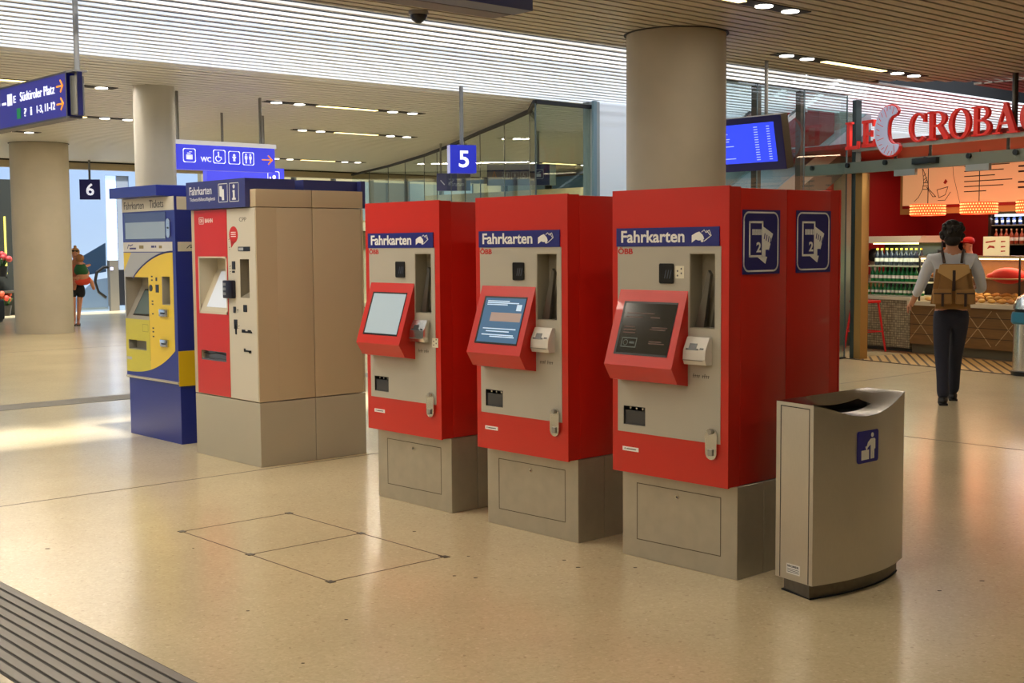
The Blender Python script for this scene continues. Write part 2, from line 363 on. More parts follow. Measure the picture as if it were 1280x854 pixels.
def red_machine(x, y, label, kind):
    t = thing('ticket_machine', label, 'ticket machine', (x-W/2, y, 0), 0, 'red ticket machines in a row')
    R = lambda dx: W/2+dx
    # pedestal
    p = MB(); p.box(-W/2, W/2, .073, .276, 0, ZB, bev=.002, seg=1); p.box(-W/2, W/2, .28, .63, 0, ZB, bev=.002, seg=1); p.box(-W/2, W/2, .634, .837, 0, ZB, bev=.002, seg=1)
    p = p.build('pedestal', STEELB, t)
    q = MB()
    stroke(q, Fr((0, .073, 0), (1, 0, 0), (0, 0, 1)), [(R(-.64), .095), (R(-.1), .1), (R(-.1), .385), (R(-.64), .385)], .004, -.001, .0008, True)
    q.build('access_panel', mat('panel gap', (92, 84, 72), .6, .4), p)
    MB().tube([(R(-.37), .072, .35), (R(-.37), .067, .35)], .011, 14).build('keyhole', CHROME, p)
    MB().tube([(R(-.37), .067, .35), (R(-.37), .0655, .35)], .005, 10).build('key_slot', BLACK, p)
    # cabinets
    hr = (R(-.234), R(-.08), 1.2, 1.556); ht = (R(-.664), R(-.517), .695, .79)
    c = MB(); c.box(-W/2+.002, W/2-.002, .092, .45, ZB+.004, H-.008, bev=.004); c.box(-W/2+.002, W/2-.002, .454, .818, ZB+.004, H-.008, bev=.004)
    c.build('cabinet', RED, t)
    d = MB(); d.plate(-W/2+.004, W/2-.004, ZB+.003, H-.003, [hr, ht], .014, .092); d.build('door_frame', RED, t)
    d = MB(); d.plate(-W/2, W/2, ZB, H, [hr, ht], 0, .011)
    dr = d.build('door', RED, t)
    rd = MB(); rd.box(-W/2, W/2, .899, .91, ZB, H, bev=.004); rd.box(-W/2+.004, W/2-.004, .818, .897, ZB+.003, H-.003)
    rd.build('rear_door', RED, t)
    # fascia
    f = MB(); f.plate(R(-.703), R(-.045), .657, 1.591, [hr, ht], -.0025, 0)
    f = f.build('fascia', GREYP, t); f['label'] = 'grey front fascia panel'
    r = MB(); x0, x1, z0, z1 = hr
    for a in ((x0, x0+.003, 0, .09, z0, z1), (x1-.003, x1, 0, .09, z0, z1), (x0, x1, 0, .09, z0, z0+.003), (x0, x1, 0, .09, z1-.003, z1), (x0, x1, .086, .09, z0, z1)): r.box(*a)
    r.build('service_recess', mat('recess grey', (150, 144, 128), .35), t)
    r = MB(); r.prism([(x0+.004, z0+.002), (x0+.06, z0+.002), (x0+.1, z1-.1), (x0+.085, z1-.08)], Fr((0, .05, 0), (1, 0, 0), (0, 0, 1)), 0, .02)
    r.prism([(x0+.07, z0+.002), (x1-.004, z0+.002), (x1-.004, z0+.22), (x0+.1, z0+.12)], Fr((0, .08, 0), (1, 0, 0), (0, 0, 1)), 0, .008)
    r.build('recess_plate', mat('recess plate', (120, 116, 108), .3, .7), t)
    r = MB(); x0, x1, z0, z1 = ht
    for a in ((x0, x0+.003, 0, .08, z0, z1), (x1-.003, x1, 0, .08, z0, z1), (x0, x1, 0, .08, z0, z0+.003), (x0, x1, 0, .08, z1-.003, z1), (x0, x1, .076, .08, z0, z1)): r.box(*a)
    tr = r.build('ticket_tray', mat('tray dark', (46, 46, 50), .35), t)
    MB().box(x0+.002, x1-.002, .006, .009, z0+.001, z1-.022).build('flap', mat('smoked flap', (58, 60, 66), .12), tr)
    b = MB()
    for i in range(3): b.prism(circle(x0+.03+i*.042, z1-.012, .006, 8), Fr((0, .02, 0), (1, 0, 0), (0, 0, 1)), 0, .004)
    b.build('rivet', CHROME, tr)
    # banner
    bn = MB().box(R(-.71), R(-.055), -.005, 0, 1.591, 1.682).build('banner', NAVY, t)
    fb = Fr((0, -.005, 0), (1, 0, 0), (0, 0, 1))
    l = MB(); l.text('Fahrkarten', fb, R(-.676), 1.609, R(-.264), 1.669, .001, off=.022); l.build('lettering', WHITE, bn)
    l = MB(); hand_pictogram(l, fb, R(-.219), 1.605, .12, .062, .001); l.build('pictogram', WHITE, bn)
    ff = Fr((0, -.0025, 0), (1, 0, 0), (0, 0, 1))
    l = MB(); l.text('ÖBB', ff, R(-.70), 1.553, R(-.6), 1.588, .001, off=.03); l.build('lettering', mat('red lettering', (186, 30, 24), .5), f)
    # contactless reader
    cr = MB().prism(rrect(R(-.421), 1.411, R(-.332), 1.508, .008), ff, 0, .008).build('contactless_reader', BLACK, t)
    l = MB(); fz = Fr((0, -.0105, 0), (1, 0, 0), (0, 0, 1))
    for i in range(3): stroke(l, fz, [(R(-.385)+i*.016, 1.437), (R(-.375)+i*.016, 1.475)], .005, 0, .0006)
    l.build('symbol', mat('reader symbol', (72, 80, 96), .5), cr)
    # screen console
    pr = Fr((0, 0, 0), (0, 1, 0), (0, 0, 1))
    b = MB(); prof = [(0, .918), (-.08, .932), (-.125, 1.008), (-.002, 1.378), (0, 1.378)]
    b.prism(prof, Fr((R(-.683), 0, 0), (0, 1, 0), (0, 0, 1)), 0, .44)
    cs = b.build('screen_console', RED, t, smooth=False)
    dv = Vector((0, -.123, -.37)).normalized(); up_ = -dv; fs = Fr((0, -.002, 1.378), (1, 0, 0), up_)
    Ls = .39
    MB().prism([(R(-.634), -.335), (R(-.286), -.335), (R(-.286), -.062), (R(-.634), -.062)], fs, -.001, .0025).build('screen_bezel', BLACK, cs)
    su, sv, eu, ev = R(-.618), -.325, R(-.29), -.072
    cols = {1: ((150, 165, 172), (150, 168, 178), .42), 2: ((60, 90, 120), (70, 104, 136), .5), 3: ((22, 22, 20), (40, 34, 24), .25)}[kind]  # first entry: pale reflection put into the screen colour and glow
    sc = MB().prism([(su, sv), (eu, sv), (eu, ev), (su, ev)], fs, .0025, .004).build('screen', mat('screen glow reflection %d' % kind, cols[0], .12, emit=cols[1], es=cols[2]), cs)
    if kind == 2:
        a = MB()
        for i, (u0, u1, z_) in enumerate(((.02, .2, .232), (.02, .28, .222), (.02, .19, .212), (.03, .3, .075), (.06, .25, .06), (.03, .29, .04), (.1, .3, .03))): a.prism([(su+u0, sv+z_), (su+u1, sv+z_), (su+u1, sv+z_+.006), (su+u0, sv+z_+.006)], fs, .004, .0045)
        a.prism([(eu-.06, ev-.07), (eu-.02, ev-.07), (eu-.02, ev-.035), (eu-.06, ev-.035)], fs, .004, .0045)
        a.build('menu_text', mat('screen text pale', (170, 190, 210), .4, emit=(170, 196, 216), es=.6), sc)
        a = MB(); a.prism([(su+.07, sv+.12), (eu-.01, sv+.12), (eu-.01, sv+.17), (su+.07, sv+.17)], fs, .004, .0045); a.build('menu_button', mat('screen orange', (150, 130, 120), .4, emit=(140, 124, 118), es=.4), sc)
    if kind == 3:
        a = MB()
        for u0, u1, z_ in ((.02, .2, .2), (.02, .13, .18), (.18, .24, .18), (.02, .09, .13), (.02, .1, .115), (.02, .1, .1), (.2, .3, .13), (.19, .29, .12), (.2, .28, .06), (.2, .3, .05)): a.prism([(su+u0, sv+z_), (su+u1, sv+z_), (su+u1, sv+z_+.005), (su+u0, sv+z_+.005)], fs, .004, .0045)
        a.build('menu_text', mat('screen text dim', (66, 40, 24), .4, emit=(70, 40, 22), es=.4), sc)
        a = MB(); stroke(a, fs, [(su+.025, sv+.03), (su+.12, sv+.03), (su+.12, sv+.075), (su+.025, sv+.075)], .005, .004, .0045, True); stroke(a, fs, circle(su+.05, sv+.052, .014, 10), .003, .004, .0045, True)
        a.prism([(su+.075, sv+.047), (su+.108, sv+.047), (su+.108, sv+.058), (su+.075, sv+.058)], fs, .004, .0045)
        a.build('menu_button', mat('screen icon', (66, 76, 70), .4, emit=(56, 66, 60), es=.3), sc)
    # card terminal
    ctm = CHROME if kind == 1 else mat('terminal grey', (206, 203, 196), .4)
    b = MB(); b.prism([(0, 1.028), (-.045, 1.03), (-.056, 1.055), (-.052, 1.1), (-.022, 1.16), (0, 1.16)], Fr((R(-.231), 0, 0), (0, 1, 0), (0, 0, 1)), 0, .135)
    ct = b.build('card_terminal', ctm, t, smooth=False)
    cf = Fr((0, -.0525, 1.1), (1, 0, 0), Vector((0, .03, .06)).normalized())
    b = MB(); b.prism([(R(-.2), .008), (R(-.155), .008), (R(-.155), .034), (R(-.2), .034)], cf, -.001, .0015); b.prism([(R(-.215), 0), (R(-.14), 0), (R(-.14), .008), (R(-.215), .008)], cf, -.001, .002); b.prism([(R(-.132), .004), (R(-.11), .004), (R(-.11), .012), (R(-.132), .012)], cf, -.001, .002)
    b.build('card_slot', BLACK, ct)
    l = MB(); l.box(R(-.231)-.001, R(-.11), -.0575, -.055, 1.05, 1.053); l.build('seam', mat('seam dark', (110, 108, 104), .5), ct)
    l = MB()
    for i in range(9):
        if i in (4,): continue
        u = R(-.21)+i*.0115; stroke(l, ff, [(u, .965), (u+.003, .965+random.choice((.012, .018)))], .004, 0, .0006); stroke(l, ff, [(u-.002, .965+.009), (u+.006, .965+.009)], .003, 0, .0006)
    l.build('card_logos', mat('print grey', (96, 92, 84), .6), f)
    # lock
    o = MB(); o.prism(circle(R(-.092), .695, .034, 14, 0, PI)+circle(R(-.092), .614, .034, 14, PI, 2*PI), ff, 0, .012); lk = o.build('lock_plate', CHROME, t)
    o = MB(); o.tube([(R(-.092), -.014, .715), (R(-.092), -.026, .715)], .013, 14); o.build('lock_cylinder', ALU, lk); o = MB(); o.prism([(R(-.105), .6), (R(-.079), .6), (R(-.079), .63), (R(-.105), .63)], ff, .012, .02); o.build('key_cover', ALU, lk)
    o = MB().box(R(-.672), R(-.564), -.0015, 0, .56, .581).build('maker_plate', WHITE, t)
    l = MB(); ff0 = Fr((0, -.0015, 0), (1, 0, 0), (0, 0, 1)); l.prism(circle(R(-.655), .571, .004, 8), ff0, 0, .0005); l.prism([(R(-.645), .568), (R(-.58), .568), (R(-.58), .573), (R(-.645), .573)], ff0, 0, .0005); l.build('print', mat('print dark', (80, 80, 84), .6), o)
    if kind in (1, 3):
        a = (R(-.323), 1.436, R(-.267), 1.497) if kind == 3 else (R(-.075), 1.0, R(-.02), 1.055)
        fq = ff if kind == 3 else Fr((0, -.003, 0), (1, 0, 0), (0, 0, 1))
        st = MB().prism([(a[0], a[1]), (a[2], a[1]), (a[2], a[3]), (a[0], a[3])], fq, 0, .001).build('notice_sticker', mat('sticker cream', (224, 220, 200), .5), t)
        l = MB()
        for i in range(4): l.prism(circle(a[0]+.014+(i % 2)*.024, a[1]+.014+i*.011, .005, 7), fq, .001, .0014)
        l.build('print', mat('print dark', (80, 80, 84), .6), st)
    if kind == 3:
        ticket_pictogram(t, .098, .389, 1.456, 1.76); ticket_pictogram(t, .522, .815, 1.456, 1.762)
    return t
red_machine(-5.833, 4.693, 'leftmost of the three red ticket machines, with a pale reflection painted on its screen', 1)
red_machine(-4.760, 4.690, 'middle red ticket machine with blue screen page', 2)
red_machine(-3.702, 4.698, 'nearest red ticket machine with blue ticket stickers on its side', 3)

# ================================================================ BEIGE / RED DOUBLE MACHINE
t = thing('ticket_machine', 'beige ticket machine with red front panel and navy header sign', 'ticket machine', (-8.019, 4.767, 0))
w_, d_, h_ = .96, .935, 2.02
p = MB(); p.box(-w_, 0, 0, .474, 0, .471, bev=.002, seg=1); p.box(-w_, 0, .479, d_, 0, .471, bev=.002, seg=1); p.build('plinth', mat('beige plinth', (170, 164, 146), .5, noise=.05, nscale=3), t)
rec = (-.86, -.425, 1.1, 1.535); rc2 = (-.236, -.105, 1.232, 1.516); slot = (-.848, -.464, .742, .816)
c = MB(); c.box(-w_, 0, .17, .474, .478, 1.888, bev=.004); c.box(-w_, 0, .479, d_-.02, .478, 1.888, bev=.004); c.box(-w_, 0, .0, .474, 1.893, h_, bev=.003); c.box(-w_, 0, .479, d_, 1.893, h_, bev=.003)
c.box(-w_, 0, d_-.018, d_, .478, 1.888)
c.plate(-w_, 0, .478, 1.888, [rec, rc2, slot], 0, .17)
c.build('cabinet', BEIGE, t)
fg = Fr((0, 0, 0), (1, 0, 0), (0, 0, 1))
rp = MB().plate(-.908, -.415, .482, 1.885, [rec, slot], -.003, 0).build('red_panel', mat('panel red', (196, 36, 30), .38), t)
fp = MB().plate(-.405, -.012, .482, 1.885, [rc2], -.003, 0).build('control_panel', BEIGEF, t)
f3 = Fr((0, -.003, 0), (1, 0, 0), (0, 0, 1))
l = MB(); stroke(l, f3, rrect(-.83, 1.782, -.762, 1.83, .005), .006, 0, .001, True); l.text('DB', f3, -.818, 1.792, -.774, 1.82, .001, off=.02); l.text('BAHN', f3, -.74, 1.79, -.622, 1.822, .001, off=.03); l.build('lettering', mat('panel lettering', (228, 206, 200), .5), rp)
r = MB(); x0, x1, z0, z1 = rec
r.prism([(x0, z0), (x1, z0), (x1, z0+.02), (x0, z0+.02)], fg, -.002, .004); r.prism([(x0, z1-.012), (x1, z1-.012), (x1, z1), (x0, z1)], fg, -.002, .004); r.prism([(x0, z0), (x0+.012, z0), (x0+.012, z1), (x0, z1)], fg, -.002, .004); r.prism([(x1-.016, z0), (x1, z0), (x1, z1), (x1-.016, z1)], fg, -.002, .004)
r.box(x0-.004, x0+.001, 0, .168, z0, z1); r.box(x1-.001, x1+.004, 0, .168, z0, z1); r.box(x0, x1, 0, .168, z1-.001, z1+.004); r.box(x0, x1, .16, .168, z0, z1)
r = r.build('screen_recess', mat('recess beige', (200, 192, 172), .5), t)
MB().prism([(.0, z0+.022), (.155, z1-.1), (.165, z1-.1), (.165, z0+.01), (.0, z0+.01)], Fr((x0+.002, 0, 0), (0, 1, 0), (0, 0, 1)), 0, x1-x0-.004).build('screen_shelf', mat('recess beige', (200, 192, 172), .5), r)
sl = Vector((0, .155, z1-.1-z0-.022)).normalized(); fs = Fr((0, .0, z0+.022), (1, 0, 0), sl)
MB().prism([(x0+.09, .03), (x1-.03, .03), (x1-.03, .33), (x0+.09, .33)], fs, .0015, .004).build('screen', mat('screen pale', (196, 202, 208), .08, emit=(188, 196, 206), es=.35), r)
r = MB(); x0, x1, z0, z1 = rc2; r.box(x0-.003, x0+.001, 0, .1, z0, z1); r.box(x1-.001, x1+.003, 0, .1, z0, z1); r.box(x0, x1, .09, .1, z0, z1); r.prism([(0, z0), (.09, z0), (.09, z0+.05), (0, z0+.005)], Fr((x0, 0, 0), (0, 1, 0), (0, 0, 1)), 0, x1-x0)
r.build('money_recess', mat('recess dim', (136, 128, 112), .5), t)
r = MB(); x0, x1, z0, z1 = slot; r.box(x0, x1, .03, .04, z0, z1); r.prism([(x0, z0), (x1, z0), (x1, z0+.012), (x0, z0+.012)], fg, -.03, 0); r = r.build('ticket_tray', mat('tray steel', (120, 122, 126), .3, .7), t)
l = MB(); stroke(l, fg, [(x0+.02, z0+.055), (x0+.1, z0+.045), (x0+.2, z0+.06), (x0+.36, z0+.05)], .004, -.02, -.01); l.build('flap', RUBBER, r)
l = MB(); l.prism(circle(-.315, 1.695, .062, 20), f3, 0, .002); l.prism([(-.36, 1.65), (-.3, 1.64), (-.35, 1.6)], f3, 0, .002); o = l.build('round_sticker', mat('sticker red', (196, 30, 26), .4), fp)
l = MB(); f5 = Fr((0, -.005, 0), (1, 0, 0), (0, 0, 1))
for z_ in (1.68, 1.695, 1.71): l.prism([(-.35, z_), (-.28, z_), (-.28, z_+.006), (-.35, z_+.006)], f5, 0, .001)
l.build('print', WHITE, o)
MB().prism(rrect(-.25, 1.574, -.086, 1.607, .003), f3, 0, .004).build('card_logos', BLACK, fp)
l = MB(); l.prism([(-.24, 1.58), (-.175, 1.58), (-.175, 1.6), (-.24, 1.6)], f3, .004, .005); l.build('print', SILV, fp)
l = MB(); l.text('CPP', f3, -.23, 1.79, -.13, 1.82, .001); l.build('lettering', mat('print grey', (96, 92, 84), .6), fp)
b = MB(); b.box(-.435, -.3, -.04, -.003, 1.225, 1.36, bev=.01); cr = b.build('card_reader', mat('reader navy', (20, 22, 40), .3), t)
b = MB()
for z_ in (1.25, 1.285, 1.32): b.box(-.42, -.385, -.0425, -.04, z_, z_+.02)
b.build('keys', ALU, cr)
b = MB()
for a in ((-.345, -.3, 1.44, 1.5), (-.345, -.31, 1.415, 1.43), (-.195, -.145, 1.13, 1.182), (-.34, -.305, 1.12, 1.165), (-.335, -.29, 1.0, 1.07), (-.32, -.3, .96, 1.03), (-.225, -.085, .978, .99), (-.225, -.18, .985, 1.0), (-.14, -.1, .985, 1.0), (-.2, -.1, .838, .85), (-.2, -.18, .845, .862), (-.13, -.1, .83, .85)): bx(a[0], a[1], -.007, -.003, a[2], a[3]).build('slot', BLACK, fp)
b = MB()
for a in ((-.385, 1.6), (-.385, 1.46), (-.385, 1.42), (-.29, 1.14), (-.28, 1.02), (-.39, 1.66)): stroke(b, f3, [(a[0], a[1]), (a[0]+.02, a[1]+.006)], .004, 0, .001); stroke(b, f3, [(a[0]+.004, a[1]-.015), (a[0]+.014, a[1]-.012)], .003, 0, .001)
b.build('print', mat('print grey', (96, 92, 84), .6), fp)
def header(y0, flip):
    s_ = 1 if not flip else -1
    b = MB(); e0, e1 = (-.002, y0+.42) if not flip else (y0-.52, d_+.002)
    b.box(-.955, -.075, min(e0, e1), max(e0, e1), h_+.001, 2.1)
    if not flip: b.box(-.955, -.075, y0, -.002, 1.893, 2.1)
    else: b.box(-.955, -.02, d_+.002, y0, 1.893, 2.1)
    return b.build('header_sign', NAVYD, t)
hs = header(-.04, False); header(.975, True)
fh_ = Fr((0, -.04, 0), (1, 0, 0), (0, 0, 1))
l = MB(); l.text('Fahrkarten', fh_, -.90, 2.0, -.56, 2.062, .001, off=.01); l.text('Tickets/Billets/Biglietti', fh_, -.90, 1.945, -.51, 1.98, .001); l.build('lettering', mat('lettering grey', (210, 212, 218), .5), hs)
l = MB()
for a in ((-.455, -.325), (-.295, -.165)): stroke(l, fh_, rrect(a[0], 1.937, a[1], 2.07, .006), .005, 0, .001, True)
l.prism([(-.44, 1.98), (-.44, 2.055), (-.405, 2.055), (-.4, 2.03), (-.375, 2.03), (-.375, 1.95), (-.405, 1.95), (-.41, 1.975)], fh_, 0, .0012)
l.prism(circle(-.232, 2.045, .015, 14), fh_, 0, .0012); l.prism([(-.25, 2.018), (-.22, 2.018), (-.22, 1.962), (-.207, 1.962), (-.207, 1.948), (-.258, 1.948), (-.258, 1.962), (-.245, 1.962), (-.245, 2.004), (-.25, 2.004)], fh_, 0, .0012)
l.build('pictogram', mat('pictogram white', (222, 224, 220), .5), hs)

# ================================================================ BLUE / YELLOW MACHINE
t = thing('ticket_machine', 'blue and yellow ticket machine, last at the left end', 'ticket machine', (-9.424, 4.857, 0))
w_, d_ = .945, .9
bx(-w_+.012, -.006, .014, d_, 0, .492, bev=.002, seg=1).build('plinth', NAVYB, t)
rec = (-.93, -.495, 1.0, 1.358); rc2 = (-.242, -.1, 1.136, 1.368); trh = (-.893, -.56, .739, .82)
c = MB(); c.plate(-w_, 0, .498, 2.02, [rec, rc2, trh], 0, .16); c.box(-w_, 0, .16, d_, .498, 2.02); c.build('cabinet', NAVYB, t)
# ledge
MB().prism([(0, .492), (-.012, .505), (0, .515)], Fr((-w_, 0, 0), (0, 1, 0), (0, 0, 1)), 0, w_).build('ledge', ALU, t)
fy = Fr((0, 0, 0), (1, 0, 0), (0, 0, 1))
# front foil pieces: arcs as stacked strips clipped around the openings
def zlow(x):      # lower edge of the yellow field, a curve rising to the right
    s = (x+w_)/(w_-.05); return .545+.22*max(0, s)**2.6
def ztop(x):      # upper arc of the yellow field
    s = (x+w_-.18)/(w_-.23); s = min(1, max(0, s)); return 1.345+.22*math.sin(s*PI/2)**.8
def strips(xa, xb, lo, hi, n=40):
    b = MB()
    for i in range(n):
        x0 = xa+(xb-xa)*i/n; x1 = xa+(xb-xa)*(i+1)/n; xm = (x0+x1)/2
        spans = [(lo(x0), lo(x1), hi(x0), hi(x1))]
        cut = [h for h in (rec, rc2, trh) if h[0] < xm < h[1]]
        out = []
        for (a0, a1, b0, b1) in spans:
            edges = sorted([(h[2], h[3]) for h in cut]); ca0, ca1 = a0, a1
            for (h0, h1) in edges:
                if h0 >= b0: continue
                if h0 > ca0 and h0 < b0: out.append((ca0, ca1, h0, h0))
                if h1 > ca0: ca0 = ca1 = max(ca0, h1)
            if ca0 < b0: out.append((ca0, ca1, b0, b1))
        for (a0, a1, b0, b1) in out: b.prism([(x0, a0), (x1, a1), (x1, b1), (x0, b0)], fy, -.0005, .0015)
    return b
L_ = -w_+.004; MID = -.49
strips(L_, MID, zlow, lambda x: 1.0, 20).build('foil', YELG, t)
strips(MID, -.05, zlow, ztop, 22).build('foil', YEL, t)
strips(-.77, MID, lambda x: 1.3, lambda x: ztop(x), 14).build('foil', YEL, t)
strips(L_, -.05, lambda x: max(1.0, ztop(x)+.014) if x > -.77 else 1.0, lambda x: 1.565 if x > -.8 else 1.40+(x+.945)*1.1, 44).build('foil', SILV, t)
strips(L_, -.8, lambda x: 1.40+(x+.945)*1.1, lambda x: 1.565, 8).build('foil', YEL, t)
l = MB(); pts = [(x_, ztop(x_)+.007) for x_ in [-.77+i*.72/24 for i in range(25)]]; stroke(l, fy, pts, .014, .0015, .0025); l.build('arc_line', NAVYD, t)
wb = bx(L_, -.05, -.002, 0, 1.572, 1.652).build('logo_band', mat('band grey', (206, 202, 196), .45), t)
l = MB(); fw_ = Fr((0, -.002, 0), (1, 0, 0), (0, 0, 1)); stroke(l, fw_, [(-.86, 1.6), (-.84, 1.63), (-.8, 1.622), (-.76, 1.632)], .008, 0, .001); l.prism([(-.82, 1.592), (-.7, 1.592), (-.7, 1.606), (-.82, 1.606)], fw_, 0, .001); l.prism([(-.42, 1.605), (-.36, 1.605), (-.36, 1.622), (-.42, 1.622)], fw_, 0, .001); l.prism([(-.35, 1.605), (-.33, 1.605), (-.33, 1.622), (-.35, 1.622)], fw_, 0, .001); l.build('lettering', mat('print navy', (50, 54, 120), .5), wb)
l = MB(); l.prism([(-.64, 1.598), (-.56, 1.598), (-.56, 1.625), (-.64, 1.625)], fw_, 0, .001); l.prism([(-.28, 1.6), (-.23, 1.6), (-.23, 1.622), (-.28, 1.622)], fw_, 0, .001); l.build('card_logos', mat('print olive', (140, 124, 80), .5), wb)
wd = bx(-.9, -.155, -.004, 0, 1.67, 1.895).build('display_window', mat('window dark blue', (66, 76, 118), .12), t)
bx(-.885, -.165, -.0055, -.004, 1.68, 1.818).build('display', mat('display grey', (140, 152, 160), .12, emit=(120, 132, 140), es=.15), wd)
lk = MB().prism(circle(-.1, 1.81, .03, 12, 0, PI)+circle(-.1, 1.715, .03, 12, PI, 2*PI), fy, 0, .012).build('lock_plate', CHROME, t)
MB().prism(circle(-.1, 1.765, .008, 10), fy, .012, .016).build('key_slot', BLACK, lk)
hd = MB(); hd.box(L_, -.006, -.004, 0, 1.908, 2.018); hd.box(0, .003, .02, d_-.02, 1.91, 2.015); hd = hd.build('header_band', mat('band beige', (206, 200, 184), .45), t)
l = MB(); f4 = Fr((0, -.004, 0), (1, 0, 0), (0, 0, 1)); l.text('Fahrkarten', f4, -.9, 1.93, -.53, 1.992, .001); l.text('Tickets', f4, -.43, 1.932, -.18, 1.997, .001); l.build('lettering', mat('lettering dark', (60, 58, 64), .5), hd)
bx(-.955, -.09, -.11, d_-.1, 2.022, 2.11, bev=.002, seg=1).build('cap', NAVYB, t)
yb = bx(.0, .004, .0, .26, .478, .765).build('side_foil', mat('foil ochre', (214, 178, 16), .45), t)
so_ = bx(.0, .003, .02, .3, 1.574, 1.65).build('side_band', mat('band beige', (206, 200, 184), .45), t)
l = MB(); fs_ = Fr((.003, 0, 0), (0, 1, 0), (0, 0, 1)); stroke(l, fs_, [(.1, 1.6), (.13, 1.625), (.18, 1.612)], .007, 0, .001); l.prism([(.13, 1.6), (.2, 1.6), (.2, 1.612), (.13, 1.612)], fs_, 0, .001); l.build('lettering', mat('print dark', (80, 80, 84), .6), so_)
r = MB(); x0, x1, z0, z1 = rec; r.box(x0-.004, x0+.001, 0, .16, z0, z1); r.box(x1-.001, x1+.004, 0, .16, z0, z1); r.box(x0, x1, 0, .16, z1-.001, z1+.004); r.box(x0, x1, .152, .16, z0, z1); r.prism([(0, z0), (.15, z1-.08), (.155, z0)], Fr((x0, 0, 0), (0, 1, 0), (0, 0, 1)), 0, x1-x0)
r = r.build('screen_recess', mat('recess grey light', (160, 154, 142), .5), t)
sl = Vector((0, .15, z1-.08-z0)).normalized(); fs = Fr((0, 0, z0), (1, 0, 0), sl)
MB().prism([(x0+.1, .035), (x1-.01, .035), (x1-.01, .285), (x0+.1, .285)], fs, .001, .003).build('screen_bezel', BLACK, r)
MB().prism([(x0+.115, .05), (x1-.022, .05), (x1-.022, .27), (x0+.115, .27)], fs, .003, .0045).build('screen', mat('screen dim green', (84, 98, 96), .1, emit=(74, 90, 88), es=.25), r)
for hh in (rc2, trh):
    r = MB(); x0, x1, z0, z1 = hh; r.box(x0, x0+.004, 0, .1, z0, z1); r.box(x1-.004, x1, 0, .1, z0, z1); r.box(x0, x1, 0, .1, z0, z0+.004); r.box(x0, x1, .07, .08, z0, z1)
    r.build('money_recess' if hh is rc2 else 'ticket_tray', mat('recess grey b', (150, 146, 132), .4), t)
b = MB(); b.box(-.285, -.14, -.02, 0, 1.04, 1.1, bev=.004); b.box(-.28, -.15, -.02, 0, .79, .85, bev=.004); b = b.build('slot_plate', CHROME, t)
l = MB(); l.box(-.255, -.18, -.022, -.019, 1.06, 1.075); l.box(-.25, -.18, -.022, -.019, .81, .822); l.build('slot', BLACK, b)
l = MB(); l.prism(circle(-.445, 1.27, .028, 16), fy, 0, .006); l.box(-.355, -.305, -.006, 0, 1.235, 1.3)
for z_ in (1.33, 1.36, 1.155, 1.13, 1.05, .93, .9, .86): l.prism([(-.44, z_), (-.41, z_), (-.41, z_+.012), (-.44, z_+.012)], fy, 0, .002)
l.prism([(-.36, 1.33), (-.33, 1.33), (-.33, 1.36), (-.36, 1.36)], fy, 0, .002); l.build('controls', BLACK, t)
l = MB(); stroke(l, fy, [(MID, .66), (MID, 1.0)], .004, .001, .002); stroke(l, fy, [(-.62, .9), (-.52, .9), (-.52, .96), (-.62, .96)], .003, .001, .002, True); l.build('seam', mat('seam olive', (130, 120, 50), .5), t)
bx(-.93, -.84, -.003, 0, .648, .672).build('maker_plate', SILV, t)

# ================================================================ STEEL BIN
t = thing('waste_bin', 'brushed steel waste bin with bowed front and litter pictogram', 'waste bin', (-3.477, 4.765, 0))
P0 = (0, 0); 
def curve(v, e=0):   # bowed side, v from 0 to 1
    pts = [(.232, -.045), (.262, .07), (.283, .18), (.29, .31), (.288, .44), (.265, .585), (.225, .716)]
    f = v*(len(pts)-1); i = min(int(f), len(pts)-2); f -= i
    g = lambda k: Vector((*pts[max(0, min(len(pts)-1, k))], 0))
    a, b_, c_, d = g(i-1), g(i), g(i+1), g(i+2)
    q = .5*((2*b_)+(c_-a)*f+(2*a-5*b_+4*c_-d)*f*f+(3*b_-a-3*c_+d)*f**3)
    return (q.x-e, q.y)
N = 30; rim = lambda v: .884-.072*math.sin(PI*min(1, v*1.02))**1.3
out = [curve(i/N) for i in range(N+1)]
def wall_mesh():
    b = bmesh.new(); lo = [b.verts.new((x_, y_, .07)) for x_, y_ in out]; hi = [b.verts.new((x_, y_, rim(i/N))) for i, (x_, y_) in enumerate(out)]
    for i in range(N): b.faces.new((lo[i], lo[i+1], hi[i+1], hi[i]))
    g0 = [b.verts.new((x_, y_, z_)) for x_, y_, z_ in ((0, 0, .07), (0, 0, .884), (0, .745, .884), (0, .745, .07))]
    b.faces.new((g0[0], lo[0], hi[0], g0[1])); b.faces.new((hi[-1], lo[-1], g0[3], g0[2])); b.faces.new((g0[0], g0[1], g0[2], g0[3]))
    b.faces.new([g0[0]]+[g0[3]]+lo[::-1]); return b
mb = MB(); mb.add(wall_mesh()); sh_ = mb.build('shell', STEELS, t)
